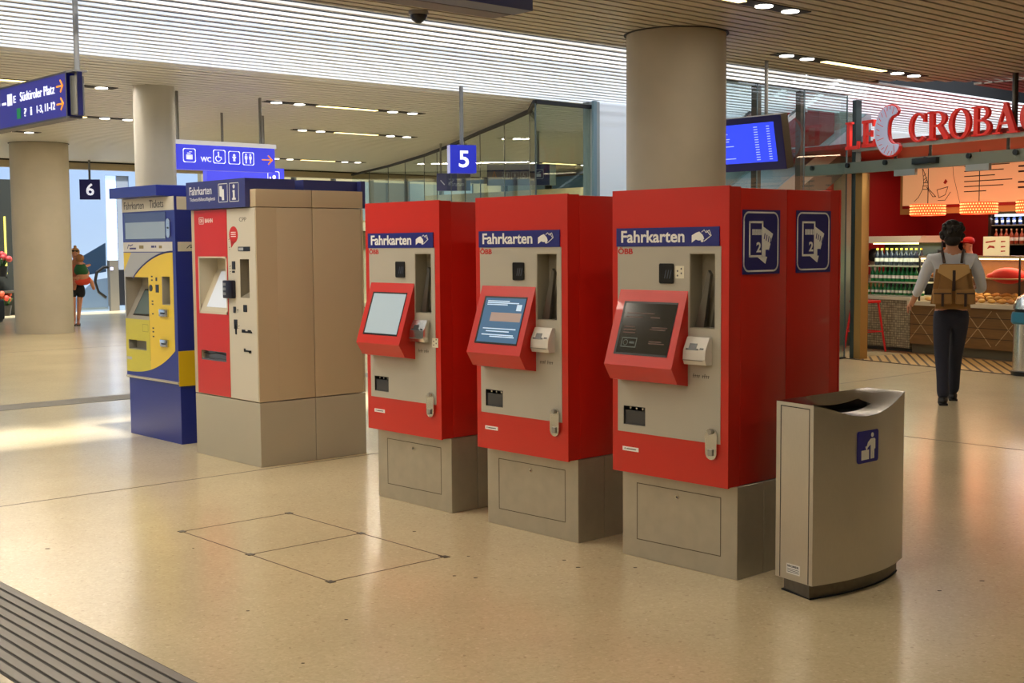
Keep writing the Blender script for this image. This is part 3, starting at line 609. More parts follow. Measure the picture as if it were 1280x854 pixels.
# concave lid
b = bmesh.new(); G = []
M_ = 10
for i in range(N+1):
    v = i/N; yb_ = .745*v; row = []
    for k in range(M_+1):
        u = k/M_; ex = Vector((0, yb_, .884)); fx = Vector((*out[i], rim(v))); q = ex.lerp(fx, u); q.z -= .025*math.sin(PI*u)*math.sin(PI*v); row.append(b.verts.new(q))
    G.append(row)
for i in range(N):
    for k in range(M_): 
        if 7 <= i <= 21 and 3 <= k <= 5: continue
        b.faces.new((G[i][k], G[i+1][k], G[i+1][k+1], G[i][k+1]))
mb = MB(); mb.add(b); mb.build('lid', steel('lid steel', (150, 144, 136), .22, (3, 3, 3), .2), t)
mb = MB(); mb.box(.03, .2, .15, .56, .6, .8); mb.build('liner', mat('bin liner', (30, 28, 27), .6), t)
pl = MB(); pts = [(x_-.03, y_*.97+.02) for x_, y_ in out]; pl.prism([(.02, .04)]+pts+[(.02, .7)], Fr((0, 0, 0), (1, 0, 0), (0, 1, 0)), 0, .07); pl.build('plinth', steel('plinth steel', (120, 114, 104), .4, (1, 1, 1), .25), t)
pl = MB(); pts = [(x_-.024, y_*.97+.018) for x_, y_ in out]; pl.prism([(.012, .03)]+pts+[(.012, .71)], Fr((0, 0, 0), (1, 0, 0), (0, 1, 0)), 0, .006); pl.build('seal', RUBBER, t)
du = Vector((.232, -.045, 0)); Lw = du.length; fe = Fr((0, 0, 0), du.normalized(), (0, 0, 1))
l = MB(); stroke(l, fe, [(.03, .075), (.03, .865), (Lw-.025, .865), (Lw-.025, .075)], .004, 0, .0008); l.build('door_gap', BLACK, t)
st = MB().prism([(.075, .1), (.16, .1), (.16, .145), (.075, .145)], fe, .0005, .0015).build('maker_label', WHITE, t)
l = MB(); l.text('SEGMER', fe, .08, .13, .155, .14, .0022, off=.03)
for z_ in (.107, .114, .121): l.prism([(.08, z_), (.155, z_), (.155, z_+.0025), (.08, z_+.0025)], fe, .0015, .002)
l.build('print', mat('print dark', (80, 80, 84), .6), st)
# litter pictogram on the bowed side
sc0 = Vector((.29, .215, 0)); fl = Fr((.2875, .215, 0), (0, 1, 0), (0, 0, 1))
o = MB().prism(rrect(.0, .597, .17, .745, .014), fl, -.0005, .0035).build('litter_sticker', mat('sticker blue bright', (30, 30, 140), .35), t)
l = MB(); l.prism(circle(.118, .722, .0105, 14), fl, .0035, .005)
l.prism([(.105, .705), (.135, .705), (.142, .7), (.142, .657), (.134, .655), (.134, .612), (.121, .612), (.121, .65), (.118, .65), (.118, .612), (.105, .612), (.105, .68), (.08, .666), (.072, .655), (.067, .66), (.082, .69)], fl, .0035, .005)
l.prism([(.03, .612), (.09, .612), (.09, .656), (.03, .656)], fl, .0035, .005); l.prism([(.066, .66), (.074, .658), (.072, .672), (.062, .672)], fl, .0035, .005)
l.build('pictogram', WHITE, o)

# ================================================================ HANGING SIGNS
ROD = mat('rod grey', (120, 120, 118), .45)

SIGNB = mat('sign blue', (48, 50, 150), .4, emit=(40, 42, 140), es=.25)
SIGNL = mat('sign blue backlit', (52, 56, 190), .4, emit=(62, 66, 205), es=.85)
SIGNT = mat('sign white', (236, 238, 244), .5, emit=(225, 228, 245), es=.7); SIGNO = mat('sign orange', (240, 150, 40), .5, emit=(240, 150, 40), es=.6)
def arrow(mb, fr, u, v, s_, t_=.006, c=0):
    stroke(mb, fr, [(u-s_, v), (u+s_, v)], s_*.22, c, c+t_); stroke(mb, fr, [(u+s_*.25, v+s_*.75), (u+s_, v), (u+s_*.25, v-s_*.75)], s_*.22, c, c+t_)
def pict(mb, fr, u, v, s_, kind, t_=.006):
    stroke(mb, fr, rrect(u-s_, v-s_, u+s_, v+s_, s_*.25), s_*.09, 0, t_, True); k = lambda a, b: (u+a*s_, v+b*s_)
    P = lambda *q: mb.prism([k(*z) for z in q], fr, 0, t_); Cc = lambda a, b, r: mb.prism(circle(u+a*s_, v+b*s_, r*s_, 12), fr, 0, t_)
    if kind == 'wc':
        for a in (-.4, .4):
            Cc(a, .62, .16); P((a-.22, .4), (a-.22, -.1), (a-.1, -.1), (a-.1, -.75), (a+.1, -.75), (a+.1, -.1), (a+.22, -.1), (a+.22, .4))
    elif kind == 'baby': Cc(0, .4, .2); P((-.35, .15), (-.25, -.1), (-.12, .05), (-.2, -.55), (.2, -.55), (.12, .05), (.25, -.1), (.35, .15), (.1, .18), (-.1, .18))
    elif kind == 'chair':
        Cc(-.15, .6, .14); P((-.22, .42), (-.05, .42), (-.02, 0), (.35, 0), (.45, -.45), (.3, -.45), (.22, -.15), (-.2, -.12)); stroke(mb, fr, [k(-.2+.42*math.cos(q), -.3+.42*math.sin(q)) for q in [2.0+i*.42 for i in range(10)]], s_*.1, 0, t_)
    elif kind == 'locker': P((-.5, -.6), (.5, -.6), (.5, .1), (-.5, .1)); P((-.35, .25), (.2, .25), (.2, .4), (-.35, .4)); P((.0, .5), (.45, .5), (.45, .6), (.0, .6))
    elif kind == 'lock2': Cc(.1, .15, .3); P((-.7, -.4), (-.5, -.4), (-.5, .2), (-.7, .2))
    elif kind == 'info': Cc(0, .5, .14); P((-.14, .2), (.1, .2), (.1, -.5), (.2, -.5), (.2, -.65), (-.2, -.65), (-.2, -.5), (-.1, -.5), (-.1, .05), (-.14, .05))
# street sign, nearest, facing -y
t = thing('hanging_sign', 'long blue hanging sign pointing right to the street and tracks', 'sign', (-10.2, 4.33, 0))
bx(-4.2, 0, 0, .12, 2.685, 3.03).build('panel', SIGNB, t)
b = MB(); b.box(-4.2, .0, -.004, .13, 3.03, 3.045); b.box(-4.2, .0, -.004, .13, 2.67, 2.685); b.box(-.012, .0, -.004, .13, 2.685, 3.03); b.build('frame', mat('sign frame', (92, 90, 96), .5, .4), t)
MB().tube([(.07, .06, 2.69), (.07, .06, 3.0)], .055, 16).build('end_post', mat('post grey', (120, 118, 110), .4, .6), t)
bx(.135, .15, .03, .07, 2.68, 3.03).build('end_plate', mat('plate navy', (20, 22, 70), .4), t)
MB().tube([(.08, .06, 3.0), (.08, .06, ZC+.07)], .022, 12).build('suspension_rod', ROD, t)
b = MB()
for x_, dx in ((0, .02),): b.box(x_-.02, x_+.14, .0, .12, 3.03, 3.045)
b.build('cap_rail', ALU, t)
fr = Fr((0, -.0, 0), (1, 0, 0), (0, 0, 1))
l = MB(); l.text('Südtiroler Platz', fr, -.98, 2.885, -.24, 2.965, .005); l.text('1-3, 11-12', fr, -.62, 2.745, -.24, 2.82, .005); l.text('A-G', fr, -1.66, 2.88, -1.46, 2.945, .005); l.text('E', fr, -1.13, 2.885, -1.08, 2.945, .005)
l.text('i', fr, -.76, 2.75, -.73, 2.82, .005, off=.02); l.text('?', fr, -.9, 2.75, -.85, 2.82, .005)
l.prism([(-1.27, 2.87), (-1.17, 2.87), (-1.17, 2.97), (-1.27, 2.97)], fr, 0, .005); l.prism([(-1.4, 2.885), (-1.31, 2.885), (-1.31, 2.905), (-1.4, 2.905)], fr, 0, .005); l.build('lettering', SIGNT, t)
l = MB(); arrow(l, fr, -.13, 2.935, .06); arrow(l, fr, -.13, 2.79, .06); l.build('arrow', SIGNO, t)
l = MB(); l.prism([(-1.06, 2.74), (-.98, 2.74), (-.98, 2.83), (-1.06, 2.83)], fr, 0, .005); l.build('pictogram', mat('sign green', (20, 120, 70), .5, emit=(16, 110, 64), es=.5), t)
# toilets sign, facing +x
t = thing('hanging_sign', 'bright blue lit hanging sign with WC and toilet pictograms', 'sign', (-15, 7.69, 0))
bx(-.14, 0, 0, 1.54, 2.61, 2.93).build('panel', SIGNL, t)
b = MB(); b.box(-.15, .01, -.02, 1.56, 2.93, 2.985); b.box(-.15, .005, -.03, 0, 2.6, 2.93); b.build('frame', mat('sign frame white', (232, 232, 236), .5, emit=(225, 228, 235), es=.35), t)
for y_ in (.15, 1.37): MB().tube([(-.07, y_, 2.985), (-.07, y_, ZC+.03)], .022, 12).build('suspension_rod', ROD, t)
fr = Fr((.0, 0, 0), (0, 1, 0), (0, 0, 1)); l = MB()
pict(l, fr, .27, 2.79, .085, 'locker'); l.text('WC', fr, .43, 2.715, .58, 2.78, .006, off=.02); pict(l, fr, .7, 2.79, .085, 'chair'); pict(l, fr, .92, 2.785, .082, 'baby'); pict(l, fr, 1.13, 2.78, .082, 'wc'); l.build('pictogram', SIGNT, t)
l = MB(); arrow(l, fr, 1.42, 2.775, .075); l.build('arrow', SIGNO, t)
# same pictograms on its other face are left plain
t = thing('hanging_sign', 'small blue locker sign peeking out behind the WC sign', 'sign', (-17, 9.3, 0))
bx(-.12, 0, 0, 1.32, 2.45, 2.81).build('panel', SIGNL, t)
for y_ in (.3, 1.0): MB().tube([(-.06, y_, 2.81), (-.06, y_, ZC+.03)], .02, 10).build('suspension_rod', ROD, t)
l = MB(); fr = Fr((.0, 0, 0), (0, 1, 0), (0, 0, 1)); pict(l, fr, 1.13, 2.66, .1, 'lock2'); l.build('pictogram', SIGNT, t)
# platform signs
def number_sign(label, x, y, z0, z1, wd, txt, m, rod, rz=0, side=True):
    t = thing('platform_sign', label, 'sign', (x, y, 0), rz); s_ = wd/2
    bx(-s_, s_, 0, .14, z0, z1).build('panel', m, t)
    if side: bx(-s_-.004, -s_, 0.01, .13, z0, z1).build('side_panel', mat('sign side pale', (190, 196, 230), .4, emit=(150, 156, 220), es=.3), t)
    MB().tube([(0, .07, z1), (0, .07, rod)], .025, 12).build('suspension_rod', ROD, t)
    fr = Fr((0, 0, 0), (1, 0, 0), (0, 0, 1)); hh = z1-z0; l = MB(); l.text(txt, fr, -s_*.35, z0+hh*.2, s_*.42, z0+hh*.8, .006, off=.015); l.build('lettering', SIGNT, t); return t
number_sign('blue hanging platform sign with number 5 above the red machines', -12.34, 10.33, 2.515, 2.865, .34, '5', mat('sign blue five', (26, 36, 150), .4, emit=(30, 40, 175), es=.6), ZC+.03, rz=math.radians(67))
number_sign('dark blue hanging platform sign with number 6 by far column', -27.75, 12.24, 2.71, 3.16, .44, '6', mat('sign blue six', (20, 22, 84), .4, emit=(18, 20, 80), es=.2), 3.6, rz=math.radians(62), side=False)
# dark sign at the top edge, and camera dome
t = thing('hanging_sign', 'dark navy sign seen from below at the top edge', 'sign', (-5.4, 3.2, 0))
bx(0, .16, -.6, 1.7, 2.9, 3.35).build('panel', mat('sign navy dark', (26, 30, 92), .4), t)
bx(-.16, -.01, -.5, 1.69, 2.9, 2.94).build('frame', mat('sign frame dark', (96, 88, 96), .5, .4), t)
for y_ in (-.2, 1.2): MB().tube([(.08, y_, 3.35), (.08, y_, ZC+.04)], .02, 10).build('suspension_rod', ROD, t)
t = thing('security_camera', 'small black dome camera under the near ceiling edge', 'camera', (-8.7, 6.8, ZC))
MB().lathe([(.02, -.1), (.06, -.07), (.075, -.04), (.075, -.03)], seg=20).build('dome', BLACK, t); MB().lathe([(.085, -.03), (.085, .003)], seg=20).build('mount', ALU, t)

# departure monitor
t = thing('departure_monitor', 'tilted departure monitor with bright blue timetable', 'monitor', (-8.9, 11.5, 0))
al = math.radians(12); fm = Fr((0, 0, 2.41), (1, 0, 0), (0, -math.sin(al), math.cos(al)))
WM = .62
MB().prism([(-WM, 0), (WM, 0), (WM, .59), (-WM, .59)], fm, -.12, 0).build('housing', mat('housing taupe', (92, 82, 66), .5), t)
MB().prism([(-WM, 0), (WM, 0), (WM, .59), (-WM, .59)], fm, 0, .012).build('bezel', mat('bezel navy', (14, 16, 70), .3, emit=(10, 12, 60), es=.3), t)
s_ = MB().prism([(-WM+.1, .09), (WM-.1, .09), (WM-.1, .52), (-WM+.1, .52)], fm, .012, .015).build('screen', mat('screen blue', (40, 60, 210), .2, emit=(44, 66, 225), es=1.0), t)
l = MB()
for i in range(14):
    v = .115+i*.0275
    for a, c_ in ((-.5, -.44), (-.4, -.4+random.uniform(.15, .4)), (.25, .3), (.42, .46)): l.prism([(a, v), (c_, v), (c_, v+.009), (a, v+.009)], fm, .015, .017)
l.build('timetable_rows', mat('row pale', (150, 170, 240), .4, emit=(150, 170, 240), es=.9), s_)
for x_ in (-.3, .3): MB().tube([(x_, .05, 2.95), (x_, .05, ZC+.02)], .02, 10).build('suspension_rod', ROD, t)

# ================================================================ GLASS WALLS AND BACKGROUND
def glasswall(label, pts, z1, pane=1.6, name='glass_wall', track=True):
    t = thing(name, label, 'glass wall', (pts[0][0], pts[0][1], 0)); o0 = Vector((*pts[0], 0))
    tr = MB(); gaps = MB()
    for a, b_ in zip(pts[:-1], pts[1:]):
        a = Vector((*a, 0)); b_ = Vector((*b_, 0)); L = (b_-a).length; n = max(1, round(L/pane)); d = (b_-a)/n; u = d.normalized()
        for i in range(n):
            q = a+d*i-o0; f = Fr(q, u, (0, 0, 1)); MB().prism([(.01, 0.02), (d.length-.01, .02), (d.length-.01, z1), (.01, z1)], f, -.006, .006).build('pane', GLASS, t)
            gaps.prism([(-.008, 0), (.008, 0), (.008, z1), (-.008, z1)], f, -.008, .008)
        f = Fr(a-o0, u, (0, 0, 1)); tr.prism([(0, z1), (L, z1), (L, z1+.05), (0, z1+.05)], f, -.03, .03); tr.prism([(0, 0), (L, 0), (L, .02), (0, .02)], f, -.03, .03)
    tr.build('track', RUBBER, t); gaps.build('joint', mat('joint grey', (70, 84, 86), .4), t); return t
cur = [(-12.57, 11.79), (-13.5, 12.55), (-15.0, 13.4), (-16.54, 14.22), (-19, 15.6), (-21.44, 16.86), (-24.8, 18.4), (-28.3, 19.8)]
glasswall('curved glass wall sweeping back under the slatted ceiling', cur, 3.5)
glasswall('straight glass pane left of the white wall', [(-12.57, 11.79), (-12.57, 12.85)], 3.5, 1.2)
struct(bx(-12.72, -12.52, 12.85, 12.98, 0, 3.6).build('trim_8', mat('post grey light', (150, 156, 156), .5)), 'grey post beside the white wall')
struct(bx(-12.5, -12.46, 12.8, 12.86, 0, 3.6).build('trim_9', mat('glass edge', (110, 136, 146), .3)))
struct(bx(-12.8, -12.55, 12.98, 30, 0, 3.62).build('wall_white', mat('wall white', (240, 244, 248), .5)))
# waiting hall behind the curved glass
hw = MB(); hw.box(-30.3, -30.1, 16.3, 25.8, 0, 3.85); struct(hw.build('wall_hall_left', mat('hall beige', (168, 158, 122), .6)))
for k in range(7):
    c_ = ((150, 176, 176), (110, 140, 150), (158, 158, 130), (168, 190, 196), (96, 106, 104), (150, 160, 150), (140, 166, 176))[k]
    struct(bx(-30.1, -30.06, 16.5+k*1.3, 17.7+k*1.3, 2.35, 3.45).build('window_%d' % (k+7), mat('pane far %d' % k, tuple(int(q*.8) for q in c_), .3, emit=c_, es=.06)))
for k in range(8): struct(bx(-30.1, -29.95, 16.42+k*1.3, 16.5+k*1.3, 0, 3.6).build('trim_13', mat('hall dark', (66, 66, 58), .6)))
struct(bx(-30.1, -29.9, 16.3, 25.5, 2.05, 2.3).build('trim_14', mat('bulkhead', (200, 188, 150), .6)), 'beige ledge below the far hall windows')
BG = mat('hall beige', (168, 158, 122), .6); BGD = mat('hall dark', (66, 66, 58), .6)
struct(bx(-30, -12.8, 25.5, 25.8, 0, 3.6).build('wall_hall', BG))
struct(bx(-30, -12.8, 23.6, 25.5, 2.75, 3.1).build('trim_10', mat('bulkhead', (200, 188, 150), .6)), 'beige bulkhead in the hall behind the glass')
mw = MB()
for i in range(9): y_ = -28.5+i*1.9; mw.box(y_, y_+.08, 25.3, 25.5, 0, 3.6)
mw.box(-30, -12.8, 25.3, 25.45, 2.45, 2.53); struct(mw.build('trim_11', BGD))
for k, (x_, c_) in enumerate(((-28.3, (150, 176, 176)), (-26.4, (120, 150, 160)), (-24.5, (90, 100, 98)), (-22.6, (158, 158, 130)))):
    struct(bx(x_, x_+1.7, 25.4, 25.48, 2.55, 3.55).build('window_%d' % (k+2), mat('pane tone %d' % k, tuple(int(q*.8) for q in c_), .3, emit=c_, es=.08)))
t = thing('hanging_sign', 'dim blue waiting room sign behind the curved glass', 'sign', (-19.1, 14.95, 0), math.radians(48))
t.location = (-19.3, 15.9, 0)
bx(-.33, .33, 0, .1, 2.68, 3.02).build('panel', mat('sign blue dim', (50, 58, 110), .4), t)
l = MB(); fr = Fr((0, 0, 0), (1, 0, 0), (0, 0, 1)); l.text('Warteraum', fr, -.1, 2.77, .2, 2.85, .005); l.text('waiting room', fr, -.1, 2.88, .12, 2.92, .005); stroke(l, fr, [(-.25, 2.88), (-.18, 2.8)], .02, 0, .005); l.build('lettering', mat('sign text dim', (180, 188, 210), .5), t)
for x_ in (-.25, .25): MB().tube([(x_, .05, 3.02), (x_, .05, ZC+.03)], .02, 10).build('suspension_rod', ROD, t)
t = thing('hanging_sign', 'reflection of the WC sign, built as a panel behind the glass', 'sign', (-16.6, 15.15, 0), math.radians(48))  # mirror image of the toilets sign, modelled as a solid hanging panel
bx(-.55, .55, 0, .14, 2.66, 3.02).build('panel', mat('sign blue dim', (50, 58, 110), .4), t)
bx(.55, .66, 0, .14, 2.66, 3.02).build('end_panel', mat('end pale', (170, 186, 190), .5), t)
l = MB(); 
for i, kd in enumerate(('wc', 'baby', 'chair')): pict(l, fr, -.22+i*.16, 2.83, .06, kd, .004)
pict(l, fr, .36, 2.85, .08, 'locker', .004); l.build('pictogram', mat('sign text dim', (180, 188, 210), .5), t)
l = MB(); stroke(l, fr, [(-.45, 2.8), (-.42, 2.9), (-.39, 2.8)], .015, 0, .005); l.build('arrow', mat('sign orange dim', (170, 90, 50), .5), t)
MB().tube([(.35, .07, 3.02), (.35, .07, ZC+.03)], .025, 10).build('suspension_rod', ROD, t)
t = thing('notice_board', 'small pale notice hanging behind the glass left of white wall', 'notice', (-13.9, 14.9, 2.45), math.radians(60))
bx(-.14, .14, -.01, .01, 0, .3).build('board', mat('notice pale', (190, 196, 160), .5), t)
b = MB()
for x_ in (-.09, 0, .09): b.prism(circle(x_, .27, .02, 8), Fr((0, -.01, 0), (1, 0, 0), (0, 0, 1)), 0, .01)
b.build('clip', WHITE, t); MB().tube([(0, 0, .3), (0, 0, ZC-2.42)], .006, 6).build('cord', ALU, t)
# escalator behind the monitor
t = thing('escalator', 'escalator with silver handrail behind the monitor at right', 'escalator', (-12.1, 14.2, 0))
fe = Fr((0, 0, 0), (0, 1, 0), (0, 0, 1)); sl = .523; y0 = -2.4
def inc(name, a, b_, x0, x1, m): # band between offsets a,b above the pitch line
    MB().prism([(y0, max(0, a)), (y0+5.8, a+5.8*sl), (y0+5.8, b_+5.8*sl), (y0, b_)], Fr((x0, 0, 0), (0, 1, 0), (0, 0, 1)), 0, x1-x0).build(name, m, t)
inc('truss', .35, .62, 0, 1.0, mat('truss steel', (176, 182, 186), .4, .3)); inc('balustrade', .62, 1.45, .96, .98, GLASS); inc('handrail', 1.45, 1.52, .93, 1.01, CHROME)
inc('balustrade', .62, 1.45, .04, .06, GLASS); inc('handrail', 1.45, 1.52, .01, .09, CHROME)
inc('underside', .0, .35, .0, 1.0, mat('truss dark', (80, 92, 96), .5))
# glass side wall left of the bakery
glasswall('glass wall running back beside the bakery entrance', [(-9.98, 15.23), (-9.98, 12.2)], 3.62, 1.0)
for i, y_ in enumerate((13.25, 14.2)): struct(bx(-10.06, -9.98, y_-.05, y_+.05, 0, ZC+.3).build('trim_12', mat('mullion brown', (60, 48, 36), .5)))
struct(bx(-11.9, -11.3, 16.5, 16.9, 0, 3.9).build('wall_red', mat('wall red', (150, 18, 24), .5)))

# ================================================================ BAKERY
S0 = (-9.98, 15.23); PH = -.205
def SP(a, b, z=0): return (S0[0]+a*math.cos(PH)-b*math.sin(PH), S0[1]+a*math.sin(PH)+b*math.cos(PH), z)
def st(o, a, b, z=0): o.location = SP(a, b, z); o.rotation_euler.z = PH; return o
def sthing(name, label, cat, a, b, z=0, group=None, rz=0): return thing(name, label, cat, SP(a, b, z), PH+rz, group)
RW = mat('shop red', (150, 14, 20), .5); WOOD = mat('counter wood', (118, 84, 42), .5, noise=.35, nscale=4, stretch=(1, 1, 9)); TAN = mat('post tan', (150, 112, 56), .5)
struct(st(bx(-2.5, 9, 4.4, 4.5, 0, 3.3).build('wall_shop', RW), 0, 0)); struct(st(bx(-2.6, -2.5, 1.6, 4.5, 0, 3.3).build('wall_shop_left', RW), 0, 0))
struct(st(bx(-2.6, 9, .15, 4.5, 2.92, 2.98).build('ceiling_shop', mat('shop soffit', (140, 40, 28), .5)), 0, 0))
struct(st(bx(9, 9.1, 0, 4.5, 0, 3.3).build('wall_shop_right', RW), 0, 0))
struct(st(MB().prism([(-2.5, 1.6), (0.2, 1.2), (9, 1.2), (9, 4.4), (-2.5, 4.4)], Fr((0, 0, 0), (1, 0, 0), (0, 1, 0)), 0, .003).build('floor_shop', mat('shop floor', (120, 84, 52), .4)), 0, 0))
t = sthing('door_post', 'tan wooden post at the left edge of the bakery front', 'post', .17, .05); bx(-.045, .075, 0, .14, 0, 2.55).build('post', TAN, t); bx(-.12, -.05, 0, .1, 0, 3.55).build('glass_edge', mat('edge dark', (40, 50, 50), .3), t)
# floor mat
t = sthing('floor_mat', 'tan slatted mat with dark diagonal lines before the bakery counter', 'mat', 0, 0)
bx(.0, 8, .0, 1.32, -.01, .004).build('mat', mat('mat tan', (176, 142, 84), .5), t)
b = MB(); dm = Vector((-.575, .819, 0)); dm = Matrix.Rotation(-PH, 3, 'Z') @ dm
for i in range(-14, 62):
    x_ = i*.165; kx = dm.x/dm.y; p0 = [x_, 0.]; 
    ya, yb_ = 0.0, 1.32
    xa, xb = x_, x_+kx*1.32
    if xb < 0 and xa < 0: continue
    if xa > 8: continue
    if xb < 0: yb_ = -xa/kx if kx < 0 else yb_; xb = 0
    b.prism([(xa, ya), (xa+.045, ya), (xb+.045, yb_), (xb, yb_)], Fr((0, 0, .004), (1, 0, 0), (0, 1, 0)), 0, .002)
b.box(0, 8, -.03, 0, -.01, .008); b.build('lines', mat('mat line', (60, 38, 20), .6), t)
# counters
t = sthing('counter', 'left bakery counter faced with grey mosaic tiles', 'counter', -1.29, 1.45)
def mosaic():
    m = mat('mosaic', (150, 140, 112), .4); n = m.node_tree.nodes; L = m.node_tree.links; b = n['Principled BSDF']
    tc = n.new('ShaderNodeTexCoord'); br = n.new('ShaderNodeTexBrick'); mp = n.new('ShaderNodeMapping'); mp.inputs['Rotation'].default_value = (PI/2, 0, 0)
    L.new(tc.outputs['Object'], mp.inputs[0]); L.new(mp.outputs[0], br.inputs[0]); br.inputs['Scale'].default_value = 14; br.inputs['Brick Width'].default_value = .5; br.inputs['Row Height'].default_value = .5; br.offset = 0
    br.inputs['Color1'].default_value = (*lin((168, 158, 128)), 1); br.inputs['Color2'].default_value = (*lin((126, 116, 92)), 1); br.inputs['Mortar'].default_value = (*lin((60, 50, 36)), 1); br.inputs['Mortar Size'].default_value = .04
    L.new(br.outputs[0], b.inputs['Base Color']); return m
bx(0, 1.14, 0, .7, .06, .76).build('body', mosaic(), t); bx(-.02, 1.16, -.02, .72, .76, .80).build('countertop', mat('top pale', (196, 190, 170), .3), t); bx(0, 1.14, .04, .7, 0, .06).build('kickplate', BGD, t)
t = sthing('counter', 'wooden bakery counter with crossing pale lines', 'counter', -.1, 1.4)
bx(0, 8.5, 0, .75, .14, .7).build('body', WOOD, t); bx(0, 8.5, .05, .75, 0, .14).build('kickplate', mat('kick grey', (96, 88, 66), .5), t); bx(-.02, 8.5, -.05, .85, .7, .76).build('countertop', mat('top marble', (196, 184, 160), .3), t)
b = MB(); fc = Fr((0, 0, 0), (1, 0, 0), (0, 0, 1))
for i in range(-1, 18):
    x_ = i*.5
    for q in (((x_, .2), (x_+.42, .66)), ((x_+.42, .18), (x_, .64))):
        if q[0][0] < 0 or q[1][0] < 0: continue
        stroke(b, fc, list(q), .01, 0, .003)
b.build('inlay', mat('inlay pale', (178, 150, 104), .5), t)
b = MB()
for z_ in (.28, .42, .56): b.box(0, 8.5, -.004, 0, z_, z_+.008)
b.build('groove', mat('groove brown', (54, 36, 18), .6), t)
# display case on the wooden counter
CG = glassmat('case glass', (.95, .96, .95), .05)
t = sthing('display_case', 'glass display case full of pastries on the wooden counter', 'display case', 0, 1.45, .76)
bx(0, 8, 0, .008, 0, .62).build('front_glass', CG, t); bx(0, 8, .06, .6, .33, .345).build('shelf', mat('case shelf', (170, 140, 96), .3), t); bx(0, 8, 0, .6, .62, .65).build('top_board', mat('case top', (150, 130, 96), .35), t)
b = MB()
for i in range(10): x_ = i*.85-.0; b.box(x_, x_+.02, .0, .02, 0, .62)
b.build('divider', BLACK, t); bx(0, 8, .61, .64, 0, .62).build('back_panel', mat('case back', (120, 76, 40), .5), t)
b = MB(); b.box(0, 8, .02, .05, .6, .62); b.build('light_strip', mat('case light', (255, 220, 160), .4, emit=(255, 214, 150), es=5), t)
area('case_lamp', SP(2.0, 1.8, 1.36), (4.2, .2), 30, (1, .75, .45), (0, 0, PH))
area('case_lamp', SP(2.0, 1.75, 1.08), (4.2, .15), 10, (1, .75, .45), (0, 0, PH))
# pastries
BREAD = [mat('bread %d' % i, c_, .55, noise=.2, nscale=18, bump=.2) for i, c_ in enumerate(((214, 152, 70), (196, 126, 50), (226, 176, 96), (168, 96, 40)))]
def croissant(m):
    b = MB(); pts = []; rs = []
    for i in range(11): a = -1.2+2.4*i/10; pts.append((.075*math.sin(a), .06*math.cos(a)-.05, .03)); rs.append(.008+.026*math.cos(a*1.2)**2 + (.003 if i % 2 else 0))
    b.tube(pts, rs, 10); return b.build('croissant', m)
def roll(m):
    b = MB(); b.sph((0, 0, .028), .055, 1.15, .8, .55, 12); return b.build('bread_roll', m)
def loaf(m):
    b = MB(); b.tube([(-.14, 0, .03), (-.1, 0, .035), (0, 0, .038), (.1, 0, .035), (.14, 0, .03)], [.008, .03, .036, .03, .008], 10); return b.build('baguette', m)
protos = [croissant(BREAD[0]), roll(BREAD[1]), roll(BREAD[2]), loaf(BREAD[3]), croissant(BREAD[1])]
info = [('croissant', 'golden croissant heaped in the lower pastry display'), ('bread roll', 'brown bread roll on the pastry display shelves'), ('bread roll', 'brown bread roll on the pastry display shelves'), ('baguette', 'dark baguette on the upper pastry display shelf'), ('croissant', 'golden croissant heaped in the lower pastry display')]
used = set()
def pastry(k, a, b_, z, rz):
    o = protos[k] if k not in used else protos[k].copy()
    if k in used: C.objects.link(o)
    used.add(k); tag(o, info[k][1], info[k][0], 'pastries in the display case'); o.location = SP(a, b_, z); o.rotation_euler.z = PH+rz
for r_ in range(3):
    for c_ in range(24): 
        a = .1+c_*.155+random.uniform(-.015, .015)
        if .1 < (a-.62) % .85 < .14: continue
        pastry(random.choice((0, 0, 4, 2)), a, 1.45+.12+r_*.14, .762+r_*.035, random.uniform(-.5, .5))
for c_ in range(20):
    a = .12+c_*.19
    if 1.0 < a < 1.75: continue
    pastry(random.choice((1, 3, 2)), a, 1.45+.17, 1.107, random.uniform(-.4, .4))
t = sthing('paper_stack', 'small pale price card among pastries, left of two', 'card', .72, 1.48, .76); bx(0, .2, 0, .01, .0, .1).build('card', mat('card cream', (226, 214, 176), .5), t); MB().box(.05, .17, -.002, 0, .05, .07).build('print', mat('print red', (190, 60, 40), .5), t)
t = sthing('price_card', 'cream price card with red sausage picture on the counter top', 'card', 1.08, 1.5, 1.415); bx(0, .42, 0, .012, .0, .26).build('card', mat('card lit', (240, 226, 186), .5, emit=(235, 215, 165), es=.25), t)
b = MB(); b.prism([(.04, .17), (.2, .19), (.2, .21), (.04, .19)], Fr((0, 0, 0), (1, 0, 0), (0, 0, 1)), 0, .002); b.prism([(.06, .09), (.12, .11), (.19, .1), (.18, .13), (.1, .14)], Fr((0, 0, 0), (1, 0, 0), (0, 0, 1)), 0, .002)
for z_ in (.05, .11, .18): b.prism([(.29, z_), (.36, z_+.005), (.36, z_+.02), (.29, z_+.018)], Fr((0, 0, 0), (1, 0, 0), (0, 0, 1)), 0, .002)
b.build('picture', mat('print red', (190, 60, 40), .5), t)
t = sthing('cloth_cover', 'red cloth heap lying on the upper pastry shelf', 'cloth', 1.3, 1.75, 1.107); b = MB(); b.sph((0, 0, .03), .25, 1.1, .5, .45, 20); b.sph((-.2, 0, .02), .12, 1.2, .8, .5, 14); b.build('cloth', mat('cloth red', (186, 24, 24), .7, bump=.4, nscale=9), t)
